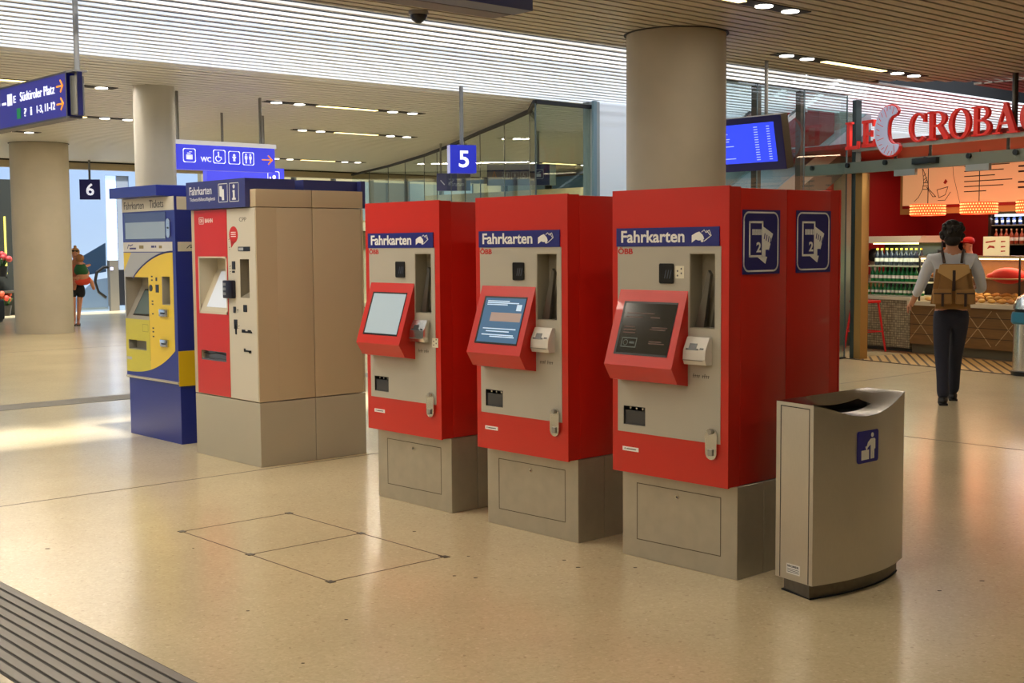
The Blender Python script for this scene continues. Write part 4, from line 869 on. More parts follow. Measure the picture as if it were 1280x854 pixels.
# left drinks cooler on mosaic counter
t = sthing('drinks_cooler', 'open drinks cooler with lit canopy left of the counter', 'cooler', -1.22, 1.55, .8)
bx(0, 1.1, .5, .54, 0, .82).build('back_panel', mat('cooler black', (18, 20, 22), .4), t)
for z_ in (.0, .2, .44): bx(0, 1.08, .05, .5, z_, z_+.02).build('shelf', mat('cooler shelf', (190, 196, 180), .3), t)
b = MB(); b.prism([(0, .8), (.5, .8), (.5, .9), (.1, .9)], Fr((-.0, 0, 0), (0, 1, 0), (0, 0, 1)), 0, 1.1); b.build('canopy', mat('canopy cream', (210, 206, 190), .4), t)
b = MB(); b.box(.15, 1.0, .1, .14, .78, .795); b.build('light_strip', mat('cooler light', (255, 240, 170), .4, emit=(255, 240, 150), es=7), t)
bx(0, 1.1, 0, .006, .0, .2).build('front_glass', CG, t)
area('cooler_lamp', SP(-.65, 1.75, 1.56), (.9, .2), 7, (.9, 1, .8), (0, 0, PH))
def bottle(m, cap):
    b = MB(); b.lathe([(.034, 0), (.036, .01), (.036, .12), (.03, .15), (.013, .18), (.013, .215)], seg=12); o = b.build('bottle', m)
    MB().lathe([(.015, .21), (.015, .235)], seg=10).build('cap', cap, o); MB().lathe([(.0368, .05), (.0368, .1)], seg=12).build('paper_label', WHITE, o); return o
def spread(proto, spots, label, cat, group):
    for i, (a, b_, z, s_) in enumerate(spots):
        o = proto if i == 0 else copy_tree(proto); tag(o, label, cat, group); o.location = SP(a, b_, z); o.scale = (s_,)*3; o.rotation_euler.z = PH
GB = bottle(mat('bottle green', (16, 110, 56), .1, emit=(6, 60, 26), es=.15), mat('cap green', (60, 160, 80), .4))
spread(GB, [(-1.1+i*.085, 1.68, 1.02, .95) for i in range(12)], 'green bottle standing on the middle shelf of the drinks cooler', 'bottle', 'green bottles in the drinks cooler')
spread(copy_tree(GB), [(-1.14+i*.08, 1.64+r_*.1, .82, .72) for i in range(13) for r_ in range(2)], 'short green bottle on the lowest shelf of the drinks cooler', 'bottle', 'short green bottles in the drinks cooler')
DB_ = bottle(mat('bottle dark', (30, 36, 52), .15), mat('cap yellow', (230, 200, 60), .4))
spread(DB_, [(-1.08+i*.095, 1.75, 1.26, 1.1) for i in range(10)], 'dark bottle with yellow cap on the top cooler shelf', 'bottle', 'dark bottles in the drinks cooler')
# coffee machine and boxes at far left
t = sthing('coffee_grinder', 'dark coffee grinder with glass hopper at left end of bakery', 'grinder', -1.95, 2.6, 1.0)
MB().lathe([(.1, 0), (.1, .08), (.07, .1), (.07, .25), (.12, .3)], seg=18).build('body', ALU, t); MB().sph((0, 0, .4), .13, 1, 1, .9).build('hopper', BLACK, t)
t = sthing('side_counter', 'tan side counter with boxes behind the left end', 'counter', -2.4, 2.35); bx(0, 1.1, 0, .6, 0, 1.0).build('body', mat('side tan', (176, 124, 66), .5, noise=.2, nscale=6), t); bx(-.02, 1.12, -.03, .62, 1.0, 1.03).build('countertop', mat('top pale', (196, 190, 170), .3), t)
# glass cake cabinet between
t = sthing('cake_cabinet', 'dim glass cabinet with rolls right of the drinks cooler', 'cabinet', -1.12, 2.6, 0)
bx(0, .68, 0, .5, 0, .9).build('base', mat('cab brown', (70, 44, 26), .5), t)
for z_ in (1.05, 1.25, 1.45): bx(0, .68, 0, .5, z_, z_+.02).build('shelf', mat('cab shelf', (176, 160, 110), .3), t)
bx(0, .68, .48, .5, .9, 1.62).build('back_panel', mat('cab back', (60, 40, 30), .5), t); bx(0, .68, 0, .5, 1.6, 1.63).build('top_board', mat('canopy grey', (160, 156, 146), .4), t)
k = roll(BREAD[0]); sp_ = [(-1.05+i*.13, 2.75, 1.07+.2*r_, .95) for i in range(5) for r_ in range(3)]
spread(k, sp_, 'bread roll in the dim glass cabinet behind the customer', 'bread roll', 'rolls in the dim cabinet')
# back fridge and shelves
t = sthing('bottle_fridge', 'tall dark fridge with rows of bottles at the right', 'fridge', -.72, 3.8)
bx(0, 3.2, .5, .55, .7, 2.05).build('back_panel', mat('fridge black', (20, 18, 20), .4), t)
for x_ in (0, 1.05, 2.1, 3.15): bx(x_, x_+.05, 0, .5, .7, 2.05).build('upright', mat('fridge frame', (44, 30, 24), .4), t)
for z_ in (.9, 1.25, 1.55, 1.85): bx(0, 3.2, .02, .5, z_, z_+.02).build('shelf', mat('fridge shelf', (120, 110, 96), .3), t)
b = MB(); b.box(.1, 3.1, .03, .06, 2.0, 2.03); b.build('light_strip', mat('fridge light', (230, 240, 255), .4, emit=(225, 240, 255), es=5), t); bx(0, 3.2, 0, .5, 2.03, 2.07).build('top_board', BGD, t)
area('fridge_lamp', SP(.8, 3.8, 1.98), (3, .1), 9, (.9, .95, 1), (math.radians(-25), 0, PH))
RB = bottle(mat('bottle red', (150, 66, 44), .3), mat('cap pale', (220, 200, 180), .4))
spread(RB, [(-.6+i*.095, 3.85, 1.57, 1.0) for i in range(26)], 'red-brown bottle in the row on the fridge shelf', 'bottle', 'red-brown bottles in the tall fridge')
BB = bottle(mat('bottle blue', (40, 66, 130), .3), mat('cap blue', (70, 100, 190), .4))
spread(BB, [(-.6+i*.11, 3.85, 1.87, .7) for i in range(22)], 'small blue bottle on the top shelf of the tall fridge', 'bottle', 'small blue bottles in the tall fridge')
t = sthing('price_display', 'black price display with white digits below the bottles', 'price display', .1, 3.74, 1.28); bx(0, 1.6, 0, .03, 0, .24).build('panel', BLACK, t)
l = MB(); l.text('1 2 3 4', Fr((0, 0, 0), (1, 0, 0), (0, 0, 1)), .05, .1, .5, .2, .004); l.build('lettering', mat('digit white', (240, 245, 255), .5, emit=(230, 240, 255), es=2), t)
# menu board
t = sthing('menu_board', 'long backlit coffee menu board above the counter', 'menu board', -1.43, 2.6, 0)
bx(0, 6.2, 0, .08, 2.04, 2.9).build('frame', mat('menu frame', (190, 150, 92), .5), t)
pn = bx(.06, 6.2, -.012, 0, 2.17, 2.86).build('panel', mat('menu cream', (226, 180, 130), .5, emit=(214, 160, 112), es=.45), t)
bx(.06, 6.2, -.014, 0, 2.13, 2.175).build('stripe', mat('menu stripe', (150, 20, 20), .5), t)
fmn = Fr((0, -.012, 0), (1, 0, 0), (0, 0, 1)); l = MB(); l.text('KAFFEE', fmn, .42, 2.76, .85, 2.82, .002, off=.01)
for (a, b_) in (((.3, 2.24), (.38, 2.3)), ((.38, 2.3), (.46, 2.42)), ((.46, 2.42), (.48, 2.52)), ((.48, 2.52), (.45, 2.76)), ((.45, 2.76), (.56, 2.52)), ((.56, 2.52), (.58, 2.42)), ((.58, 2.42), (.72, 2.3)), ((.72, 2.3), (.66, 2.3)), ((.66, 2.3), (.54, 2.45)), ((.47, 2.52), (.57, 2.52)), ((.46, 2.47), (.57, 2.47)), ((.47, 2.56), (.54, 2.6)), ((.47, 2.62), (.52, 2.66)), ((.5, 2.52), (.54, 2.57)), ((.46, 2.42), (.58, 2.42))): stroke(l, fmn, [a, b_], .01, 0, .002)
stroke(l, fmn, [(.74, 2.4), (.78, 2.28), (.9, 2.32), (.95, 2.44)], .01, 0, .002, True); stroke(l, fmn, [(.76, 2.24), (.9, 2.24), (1.0, 2.36)], .009, 0, .002)
stroke(l, fmn, [(1.03, 2.83), (1.05, 2.6), (1.18, 2.18)], .006, 0, .002)
for i in range(6):
    z_ = 2.72-i*.075; l.prism([(1.25, z_), (1.25+(.8, .7, .55, .85, .7, .4)[i], z_), (1.25+(.8, .7, .55, .85, .7, .4)[i], z_+.014), (1.25, z_+.014)], fmn, 0, .002)
    for kx in range(3):
        if (i+kx) % 4 != 3: l.prism([(2.2+kx*.4, z_+.02), (2.4+kx*.4, z_+.02), (2.4+kx*.4, z_+.045), (2.2+kx*.4, z_+.045)], fmn, 0, .002)
for i in range(6): l.prism([(3.6, 2.6-i*.06), (4.6, 2.6-i*.06), (4.6, 2.614-i*.06), (3.6, 2.614-i*.06)], fmn, 0, .002)
l.build('lettering', mat('menu print', (60, 34, 18), .6), pn)
l = MB(); l.prism([(.86, 2.5), (.9, 2.56), (.94, 2.52), (.9, 2.48)], fmn, 0, .002); l.build('picture', mat('print red', (190, 60, 40), .5), pn)
# pendant lamps
LR = mat('lamp mesh red', (240, 60, 24), .5, emit=(255, 70, 26), es=1.6)
for i, (a, lb) in enumerate(((-.43, 'left red mesh drum lamp hanging under the menu board'), (.5, 'right red mesh drum lamp hanging under the menu board'), (1.45, 'red mesh drum lamp beyond the right edge of the photo'))):
    t = sthing('pendant_lamp', lb, 'lamp', a, 2.1, 2.0, 'red drum lamps')
    MB().tube([(0, 0, 0), (0, 0, .17)], .25, 32).build('lamp_shade', LR, t); d = MB()
    for r_ in range(4):
        for k_ in range(40):
            an = 2*PI*(k_+.5*(r_ % 2))/40; d.sph((.251*math.cos(an), .251*math.sin(an), .025+r_*.04), .011, seg=6)
    d.build('mesh_dots', mat('lamp dots', (255, 170, 110), .5, emit=(255, 180, 110), es=1.6), t)
    MB().tube([(0, 0, .17), (0, 0, .94)], .006, 6).build('cord', BLACK, t)
    l = bpy.data.lights.new('pendant_light', 'POINT'); l.energy = 3; l.color = (1, .5, .25); l.shadow_soft_size = .1; lo = bpy.data.objects.new('pendant_light', l); C.objects.link(lo); lo.location = SP(a, 2.1, 1.9)
area('shop_light', SP(.5, 3.2, 2.88), (5, .3), 34, (1, .68, .4), (0, 0, PH))
area('shop_light_front', SP(1.2, .9, 2.88), (4, .2), 34, (1, .76, .5), (0, 0, PH))
# lettering on red wall
t = sthing('wall_lettering', 'pale handwritten words on the red bakery wall', 'lettering', -2.3, 4.36, 2.0)
fr = Fr((0, 0, 0), (1, 0, 0), (0, 0, 1)); l = MB(); l.text('un', fr, -.1, .55, .35, .85, .01, shear=.3); l.text('petit', fr, -.1, .1, .62, .55, .01, shear=.3); l.build('lettering', mat('script pink', (200, 110, 104), .6), t)
# beam with fittings and big sign letters
t = sthing('sign_beam', 'grey steel beam under the big red letters', 'beam', 0, -.05)
bx(-.9, 8, 0, .1, 2.55, 2.70).build('beam', mat('beam grey', (124, 126, 112), .45, .4), t); bx(.15, 8, .0, .06, 2.84, 2.89).build('rail', mat('rail grey', (150, 150, 142), .4, .4), t)
b = MB()
for i in range(10): x_ = -.6+i*.68; b.tube([(x_, -.0, 2.66), (x_, -.03, 2.66)], .035, 12)
b.build('bolt', BLACK, t)
b = MB()
for a in (.95, 2.1, 3.4): b.box(a, a+.35, -.05, 0, 2.47, 2.55)
b.build('bracket', ALU, t); bx(1.25, 1.65, -.06, .02, 2.6, 2.68, bev=.01).build('speaker_box', BLACK, t)
b = MB(); 
for x_ in (.9, 1.48, 2.66, 4.2): b.tube([(x_, .03, 2.7), (x_, .03, 2.86)], .02, 8)
b.tube([(2.72, .06, 2.88), (2.72, .06, 3.6)], .035, 10); b.tube([(5.6, .06, 2.88), (5.6, .06, 3.6)], .035, 10); b.build('post', mat('beam post', (70, 66, 60), .4, .5), t)
LRED = mat('letter red', (214, 46, 34), .4, emit=(190, 34, 24), es=.18)
def glyph(ch):
    """serif capitals in a unit box, as lists of polygons"""
    A = []
    if ch == 'L': A = [[(.1, 0), (.3, 0), (.3, 1), (.1, 1)], [(0, .93), (.42, .93), (.42, 1), (0, 1)], [(0, 0), (.85, 0), (.85, .12), (0, .12)], [(.75, .08), (.85, .08), (.85, .28), (.79, .28)]]
    if ch == 'E': A = [[(.1, 0), (.3, 0), (.3, 1), (.1, 1)], [(0, .89), (.82, .89), (.82, 1), (0, 1)], [(0, 0), (.88, 0), (.88, .13), (0, .13)], [(.3, .44), (.62, .44), (.62, .55), (.3, .55)], [(.58, .38), (.65, .38), (.65, .62), (.58, .62)], [(.74, .75), (.82, .75), (.82, .92), (.7, .92)], [(.72, .08), (.88, .08), (.88, .28), (.8, .28)]]
    if ch == 'R': A = [[(.1, 0), (.3, 0), (.3, 1), (.1, 1)], [(0, .93), (.45, .93), (.45, 1), (0, 1)], [(0, 0), (.42, 0), (.42, .07), (0, .07)], [(.45, .48), (.66, .5), (1.0, .06), (.98, 0), (.8, 0)], [(.3, .46), (.5, .46), (.5, .53), (.3, .53)]]
    if ch == 'B': A = [[(.1, 0), (.3, 0), (.3, 1), (.1, 1)], [(0, .93), (.5, .93), (.5, 1), (0, 1)], [(0, 0), (.5, 0), (.5, .07), (0, .07)], [(.3, .48), (.5, .48), (.5, .55), (.3, .55)]]
    if ch == 'A': A = [[(.12, .05), (.2, .05), (.52, .86), (.48, 1), (.44, .9)], [(.44, 1), (.56, 1), (.95, .05), (.7, .05), (.44, .78)], [(.0, 0), (.32, 0), (.32, .06), (.0, .06)], [(.6, 0), (1.02, 0), (1.02, .06), (.6, .06)], [(.26, .3), (.72, .3), (.7, .38), (.28, .38)]]
    def arc(cx, cy, rx, ry, wx, wy, a0, a1, n=18):
        for i in range(n):
            p, q = a0+(a1-a0)*i/n, a0+(a1-a0)*(i+1)/n
            A.append([(cx+rx*math.cos(p), cy+ry*math.sin(p)), (cx+rx*math.cos(q), cy+ry*math.sin(q)), (cx+(rx-wx)*math.cos(q), cy+(ry-wy)*math.sin(q)), (cx+(rx-wx)*math.cos(p), cy+(ry-wy)*math.sin(p))])
    if ch == 'O': arc(.5, .5, .5, .52, .19, .07, 0, 2*PI, 30)
    if ch in 'CG': arc(.52, .5, .5, .52, .19, .07, .7, 2*PI-.75, 26); A.append([(.8, .68), (.92, .66), (.92, .98), (.86, .98), (.82, .86)])
    if ch == 'G': A += [[(.72, .1), (.9, .1), (.9, .42), (.72, .42)], [(.62, .4), (1, .4), (1, .46), (.62, .46)]]
    if ch == 'R': arc(.45, .73, .42, .27, .19, .07, -PI/2, PI/2, 14)
    if ch == 'B': arc(.48, .76, .36, .24, .17, .07, -PI/2, PI/2, 14); arc(.48, .27, .44, .27, .19, .07, -PI/2, PI/2, 14)
    return A
for ch, a0, a1, z0, z1, lb in (('L', .06, .33, 2.87, 3.24, 'first'), ('E', .36, .62, 2.88, 3.24, 'second'), ('C', 1.17, 1.47, 2.89, 3.25, 'third'), ('R', 1.48, 1.82, 2.89, 3.25, 'fourth'), ('O', 1.82, 2.15, 2.88, 3.25, 'fifth'), ('B', 2.17, 2.48, 2.89, 3.25, 'sixth'), ('A', 2.48, 2.83, 2.89, 3.26, 'seventh'), ('G', 2.86, 3.2, 2.88, 3.25, 'eighth, cut by the photo edge, the')):
    b = MB(); fr = Fr((0, 0, 0), (1, 0, 0), (0, 0, 1))
    for pl in glyph(ch): b.prism([(p[0]*(a1-a0), p[1]*(z1-z0)) for p in pl], fr, 0, .05)
    o = b.build('sign_letter', LRED, loc=SP(a0, -.04, z0), rz=PH); tag(o, 'red serif letter %s of the bakery sign, %s letter' % (ch, lb.split(',')[0]), 'sign letter', 'red bakery sign letters')
# croissant C
t = sthing('croissant_emblem', 'white crescent croissant emblem with red outline in the sign', 'emblem', .92, -.06, 3.07)
def cres(ro, ri, t0, t1, n, m_, nm, dr=0):
    b = MB(); po, pi = [], []
    for i in range(n+1):
        a = math.radians(62)+math.radians(246)*i/n; th_ = math.sin(PI*i/n)**.55
        cx, cz = math.cos(a)*.185, math.sin(a)*.25; hw = .012+.098*th_+dr; nx, nz = math.cos(a), math.sin(a)
        po.append((cx+nx*hw, cz+nz*hw)); pi.append((cx-nx*hw, cz-nz*hw))
    for i in range(n): b.prism([po[i], po[i+1], pi[i+1], pi[i]], Fr((0, 0, 0), (1, 0, 0), (0, 0, 1)), t0, t1)
    return b.build(nm, m_, t)
cres(0, 0, 0, .05, 30, LRED, 'outline', .016); cres(0, 0, .05, .065, 30, mat('emblem white', (196, 198, 222), .4, emit=(150, 152, 180), es=.15), 'crescent')
l = MB(); fr = Fr((0, 0, 0), (1, 0, 0), (0, 0, 1))
for i in range(16):
    a = math.radians(80+i*13.5); l_ = .05 if i % 3 else .11
    stroke(l, fr, [(math.cos(a)*.26, math.sin(a)*.325), (math.cos(a+.08)*(.26-l_), math.sin(a+.08)*(.325-l_))], .007, .065, .068)
l.build('lines', LRED, t)
# red stool
t = sthing('bar_stool', 'red metal stool at the left end of the bakery', 'stool', -.64, 1.05)
SR = mat('stool red', (196, 22, 24), .35)
bx(-.16, .16, -.16, .16, .72, .76, bev=.01).build('seat', SR, t)
for sx in (-1, 1):
    for sy in (-1, 1): MB().tube([(sx*.13, sy*.13, .73), (sx*.21, sy*.21, 0.004)], .016, 8).build('leg', SR, t)
b = MB(); b.tube([(-.18, -.18, .3), (.18, -.18, .3), (.18, .18, .3), (-.18, .18, .3), (-.18, -.18, .3)], .009, 6); b.build('stretcher', SR, t)
# round bin at the right edge
t = thing('round_bin', 'round steel bin with blue bag at the right edge', 'waste bin', (-7.12, 14.79, 0))
MB().lathe([(.19, .05), (.19, .68)], seg=32).build('body', CHROME, t); MB().lathe([(.205, 0), (.205, .05), (.19, .06)], seg=32).build('base', BLACK, t)
b = MB(); b.lathe([(.2, .8), (.19, .84), (.15, .93), (.08, .98), (.02, 1.0)], seg=32); b.build('dome_lid', CHROME, t); MB().lathe([(.18, .68), (.18, .8)], seg=24).build('opening', BLACK, t)
b = MB(); b.lathe([(.20, .62), (.215, .64), (.212, .72), (.2, .76), (.195, .76)], seg=32); b.build('bag', mat('bag blue', (40, 120, 150), .4, bump=.5, nscale=20), t)
# wall of suspended far left shop
t = thing('flower_stall', 'dark flower stall at the far left edge', 'stall', (-31.3, 10.9, 0))
bx(-.6, 0, -3, .98, 0, 3.3).build('frame', mat('stall dark', (46, 50, 46), .6), t)
for y_ in (-1.2, .2): bx(.0, .5, y_, y_+.7, .55, .6).build('shelf', mat('stall shelf', (80, 70, 56), .6), t)
bx(.0, .04, .7, .74, 1.0, 2.4).build('light_tube', mat('tube yellow', (230, 220, 110), .5, emit=(220, 210, 90), es=.9), t); MB().tube([(.06, .16, 0), (.06, .16, 3.3)], .03, 8).build('post', ALU, t)
def bunch(x, y, z, cols, label):
    t = thing('flower_bunch', label, 'flowers', (x, y, z)); b = MB(); b.lathe([(.1, 0), (.14, .25)], seg=12); b.build('bucket', BLACK, t)
    g_ = MB()
    for i in range(10): a = random.uniform(0, 6.28); g_.tube([(0, 0, .2), (.16*math.cos(a), .16*math.sin(a), .42)], .02, 5)
    g_.build('stems', mat('stem green', (50, 90, 40), .6), t)
    for i in range(9): a = random.uniform(0, 6.28); r_ = random.uniform(0, .2); MB().sph((r_*math.cos(a), r_*math.sin(a), .45+random.uniform(-.05, .1)), .07, seg=8).build('flower', mat('petal %s' % (cols[i % len(cols)],), cols[i % len(cols)], .6), t)
bunch(-30.95, 11.45, .0, ((190, 70, 50), (200, 90, 60)), 'orange-red flower bunch on the floor by the column')
bunch(-30.95, 11.4, .95, ((176, 60, 60), (200, 80, 70)), 'red flower bunch halfway up beside the column')
bunch(-30.95, 11.1, 2.0, ((70, 120, 60), (90, 150, 70)), 'green plant bunch highest in the flower stall')
bunch(-30.95, 10.9, .7, ((90, 50, 110), (110, 70, 130)), 'purple flower bunch at the photo left edge')
t = thing('suitcase', 'black travel bag on the floor at the far left edge', 'bag', (-28.6, 10.0, 0), math.radians(40)); bx(-.5, .5, -.2, .2, .05, .5, bev=.06, seg=3).build('body', RUBBER, t); MB().tube([(-.15, 0, .5), (-.13, 0, .56), (.13, 0, .56), (.15, 0, .5)], .012, 8).build('handle', ALU, t)
for x_ in (-.4, .4): MB().tube([(x_, -.2, .04), (x_, .2, .04)], .04, 12).build('wheel', BLACK, t)
# far escalator with newel
t = thing('escalator', 'far escalator with black handrail behind the woman', 'escalator', (-31.2, 13.6, 0))
b = MB(); b.prism([(-.6, .1), (.55, .1), (.55, .85), (.2, .8)], Fr((0, 0, 0), (0, 1, 0), (0, 0, 1)), -.02, .02); b.build('skirt', mat('skirt blue', (96, 120, 150), .4, .3), t)
b = MB(); b.prism([(-.9, .85), (.75, 1.75), (.75, 1.0), (-.9, .75)], Fr((-.5, 0, 0), (0, 1, 0), (0, 0, 1)), -.02, .02); b.build('balustrade', mat('balustrade dark', (36, 56, 80), .2), t)
b = MB(); b.tube([(0, .8, 1.15), (0, .45, 1.12), (0, .28, 1.0), (0, .22, .75), (0, .3, .5), (0, .5, .35)], .04, 10); b.build('handrail', BLACK, t)
bx(-.05, .1, .58, .82, 0, 1.3).build('post', mat('newel grey', (128, 126, 120), .4, .4), t); bx(.1, .12, .6, .66, 1.05, 1.12).build('light', mat('light violet', (200, 200, 255), .4, emit=(200, 200, 255), es=3), t)
bx(-.3, .0, -.9, 1.2, 0, .12).build('step_plate', mat('plate blue', (130, 156, 190), .4), t)
bx(-.25, -.2, .9, 1.6, 0, 1.05).build('side_panel', mat('escal dark', (24, 28, 38), .4), t)

# ================================================================ PEOPLE
def skin_mesh(name, nodes, edges, m, parent, root, sub=2):
    names = list(nodes); me = bpy.data.meshes.new(name); me.from_pydata([nodes[k][0] for k in names], [(names.index(a), names.index(b)) for a, b in edges], [])
    o = bpy.data.objects.new(name, me); C.objects.link(o)
    sk = o.modifiers.new('s', 'SKIN'); sk.use_smooth_shade = True
    if not me.skin_vertices: me.skin_vertices.new()
    for i, k in enumerate(names):
        r = nodes[k][1]; me.skin_vertices[0].data[i].radius = (r, r) if not isinstance(r, tuple) else r
        me.skin_vertices[0].data[i].use_root = (k == root)
    ss = o.modifiers.new('u', 'SUBSURF'); ss.levels = sub; ss.render_levels = sub
    dg = bpy.context.evaluated_depsgraph_get(); ev = o.evaluated_get(dg); nm = bpy.data.meshes.new_from_object(ev)
    bpy.data.objects.remove(o); n = bpy.data.objects.new(name, nm); C.objects.link(n); nm.materials.append(m)
    nm.polygons.foreach_set('use_smooth', [True]*len(nm.polygons)); n.parent = parent; return n
def chain(*ks): return list(zip(ks[:-1], ks[1:]))
SKIN = mat('skin', (196, 140, 108), .55); SKIN2 = mat('skin tan', (206, 142, 108), .55)
def hand(nodes, edges, wrist, tip_dir, side_dir, key, s=1.0):
    """palm, four fingers of different lengths and a thumb leaving the side of the palm"""
    w = Vector(nodes[wrist][0]); d = Vector(tip_dir).normalized(); s_ = Vector(side_dir); s_ = (s_-d*s_.dot(d)).normalized(); n = d.cross(s_)
    nodes[key+'p'] = (tuple(w+d*.045*s), (.026*s, .02*s)); edges.append((wrist, key+'p')); nodes[key+'q'] = (tuple(w+d*.08*s), (.03*s, .015*s)); edges.append((key+'p', key+'q'))
    for i, (o_, L) in enumerate(((-.028, .062), (-.009, .075), (.010, .07), (.028, .055))):
        a = w+d*.095*s+s_*o_*s; b = a+(d*.9+n*.25)*L*.5*s; c = b+(d*.6+n*.7)*L*.5*s
        for k, (q, r) in enumerate(((a, .0095), (b, .0085), (c, .007))): nodes['%sf%d%d' % (key, i, k)] = (tuple(q), r*s)
        edges += [(key+'q', '%sf%d0' % (key, i)), ('%sf%d0' % (key, i), '%sf%d1' % (key, i)), ('%sf%d1' % (key, i), '%sf%d2' % (key, i))]
    a = w+d*.04*s-s_*.035*s; b = w+d*.07*s-s_*.055*s+n*.02*s; nodes[key+'t0'] = (tuple(a), .011*s); nodes[key+'t1'] = (tuple(b), .0085*s); edges += [(key+'p', key+'t0'), (key+'t0', key+'t1')]
def face(parent, c, r, m, hairm, front=1):
    """nose, eyes, mouth on a head of centre c facing +y"""
    b = MB(); b.sph((c[0], c[1]+r*.93, c[2]-r*.12), r*.16, .7, 1, 1.2, 8); b.build('nose', m, parent)
    b = MB(); [b.sph((c[0]+s*r*.36, c[1]+r*.82, c[2]+r*.08), r*.1, 1.2, .6, .7, 8) for s in (-1, 1)]; b.build('eyes', BLACK, parent)
    b = MB(); b.sph((c[0], c[1]+r*.84, c[2]-r*.52), r*.2, 1.2, .5, .3, 8); b.build('mouth', mat('lips', (150, 70, 64), .5), parent)
    b = MB(); [b.sph((c[0]+s*r*.86, c[1], c[2]-r*.05), r*.18, .5, .9, 1.4, 8) for s in (-1, 1)]; b.build('ears', m, parent)

# --- man walking to the bakery, seen from behind: local +y is his facing direction
heading = math.atan2(-.45, .89)   # rotate +y to the walking direction
M = thing('person', 'person in pale shirt and dark jeans walking to the bakery with tan backpack', 'person', (-6.42, 11.66, 0), math.radians(33))
n = dict(pel=((0, 0, .96), (.15, .1)), wa=((0, .0, 1.08), (.13, .095)), ch=((0, .02, 1.3), (.165, .11)), sh=((0, .01, 1.45), (.13, .085)), nk=((0, .02, 1.54), .052), hd0=((0, .035, 1.6), (.07, .08)), hd=((0, .045, 1.68), (.085, .098)), ht=((0, .04, 1.75), (.06, .07)),
    ls=((-.19, 0, 1.43), .058), le=((-.29, .0, 1.17), .043), lw=((-.36, .16, 1.0), .028), rs=((.19, 0, 1.43), .058), re=((.28, .02, 1.16), .043), rw=((.2, .24, 1.12), .028),
    lh=((-.09, 0, .9), .09), lk=((-.085, -.03, .5), .06), la=((-.07, -.16, .1), .038), lt=((-.07, -.04, .04), .035), rh=((.09, 0, .9), .09), rk=((.06, .14, .52), .06), ra=((.05, .25, .1), .038), rt=((.05, .37, .045), .033))
e = chain('pel', 'wa', 'ch', 'sh', 'nk', 'hd0', 'hd', 'ht')+chain('sh', 'ls', 'le', 'lw')+chain('sh', 'rs', 're', 'rw')+chain('pel', 'lh', 'lk', 'la', 'lt')+chain('pel', 'rh', 'rk', 'ra', 'rt')
hand(n, e, 'lw', (-.35, .55, -.55), (0, .8, .6), 'L'); hand(n, e, 'rw', (-.6, .6, 0), (0, .5, .8), 'R')
skin_mesh('body', n, e, SKIN, M, 'pel')
s = dict(h=((0, 0, .93), (.175, .125)), a=((0, 0, 1.05), (.165, .12)), b=((0, .015, 1.28), (.19, .13)), c=((0, .01, 1.43), (.16, .1)), d=((0, .015, 1.5), (.075, .07)), ls=((-.19, 0, 1.43), .075), l1=((-.25, 0, 1.29), .062), le=((-.3, .0, 1.15), .054), lf=((-.335, .09, 1.07), .043), rs=((.19, 0, 1.43), .075), r1=((.25, .01, 1.29), .062), re=((.29, .03, 1.14), .054), rf=((.25, .13, 1.13), .043))
skin_mesh('shirt', s, chain('h', 'a', 'b', 'c', 'd')+chain('c', 'ls', 'l1', 'le', 'lf')+chain('c', 'rs', 'r1', 're', 'rf'), mat('shirt pale', (206, 212, 222), .7, bump=.5, nscale=14), M, 'h')
s = dict(w=((0, 0, .99), (.165, .12)), p=((0, 0, .9), (.175, .13)), lh=((-.09, 0, .82), .1), lk=((-.085, -.03, .5), .075), ll=((-.078, -.1, .28), .062), la=((-.07, -.15, .05), .064), rh=((.09, .01, .82), .1), rk=((.062, .14, .52), .075), rl=((.056, .2, .3), .062), ra=((.05, .255, .06), .064))
skin_mesh('trousers', s, chain('w', 'p', 'lh', 'lk', 'll', 'la')+chain('p', 'rh', 'rk', 'rl', 'ra'), mat('denim dark', (30, 34, 52), .75, noise=.2, nscale=25), M, 'w')
for (x_, y_) in ((-.07, -.13), (.05, .28)):
    b = MB(); b.sph((x_, y_+.03, .045), .075, .62, 1.9, .6, 14); b.box(x_-.042, x_+.042, y_-.1, y_+.16, .0, .02, bev=.008); b.build('shoe', mat('shoe dark', (22, 20, 20), .6), M)
b = MB(); b.sph((0, .035, 1.71), .105, 1, 1.1, 1.1, 18)
for i in range(34):
    a = random.uniform(0, 6.28); z_ = random.uniform(-.9, .9); rr = math.sqrt(1-z_*z_)
    b.sph((.1*rr*math.cos(a), .02+.1*rr*min(.5, math.sin(a)), 1.70+.11*z_), .028, seg=8)
b.sph((0, -.02, 1.62), .075, 1.05, .7, .8, 12); b.build('hair', mat('hair dark', (24, 18, 14), .6, bump=.6, nscale=60), M)
face(M, (0, .05, 1.67), .095, SKIN, None)
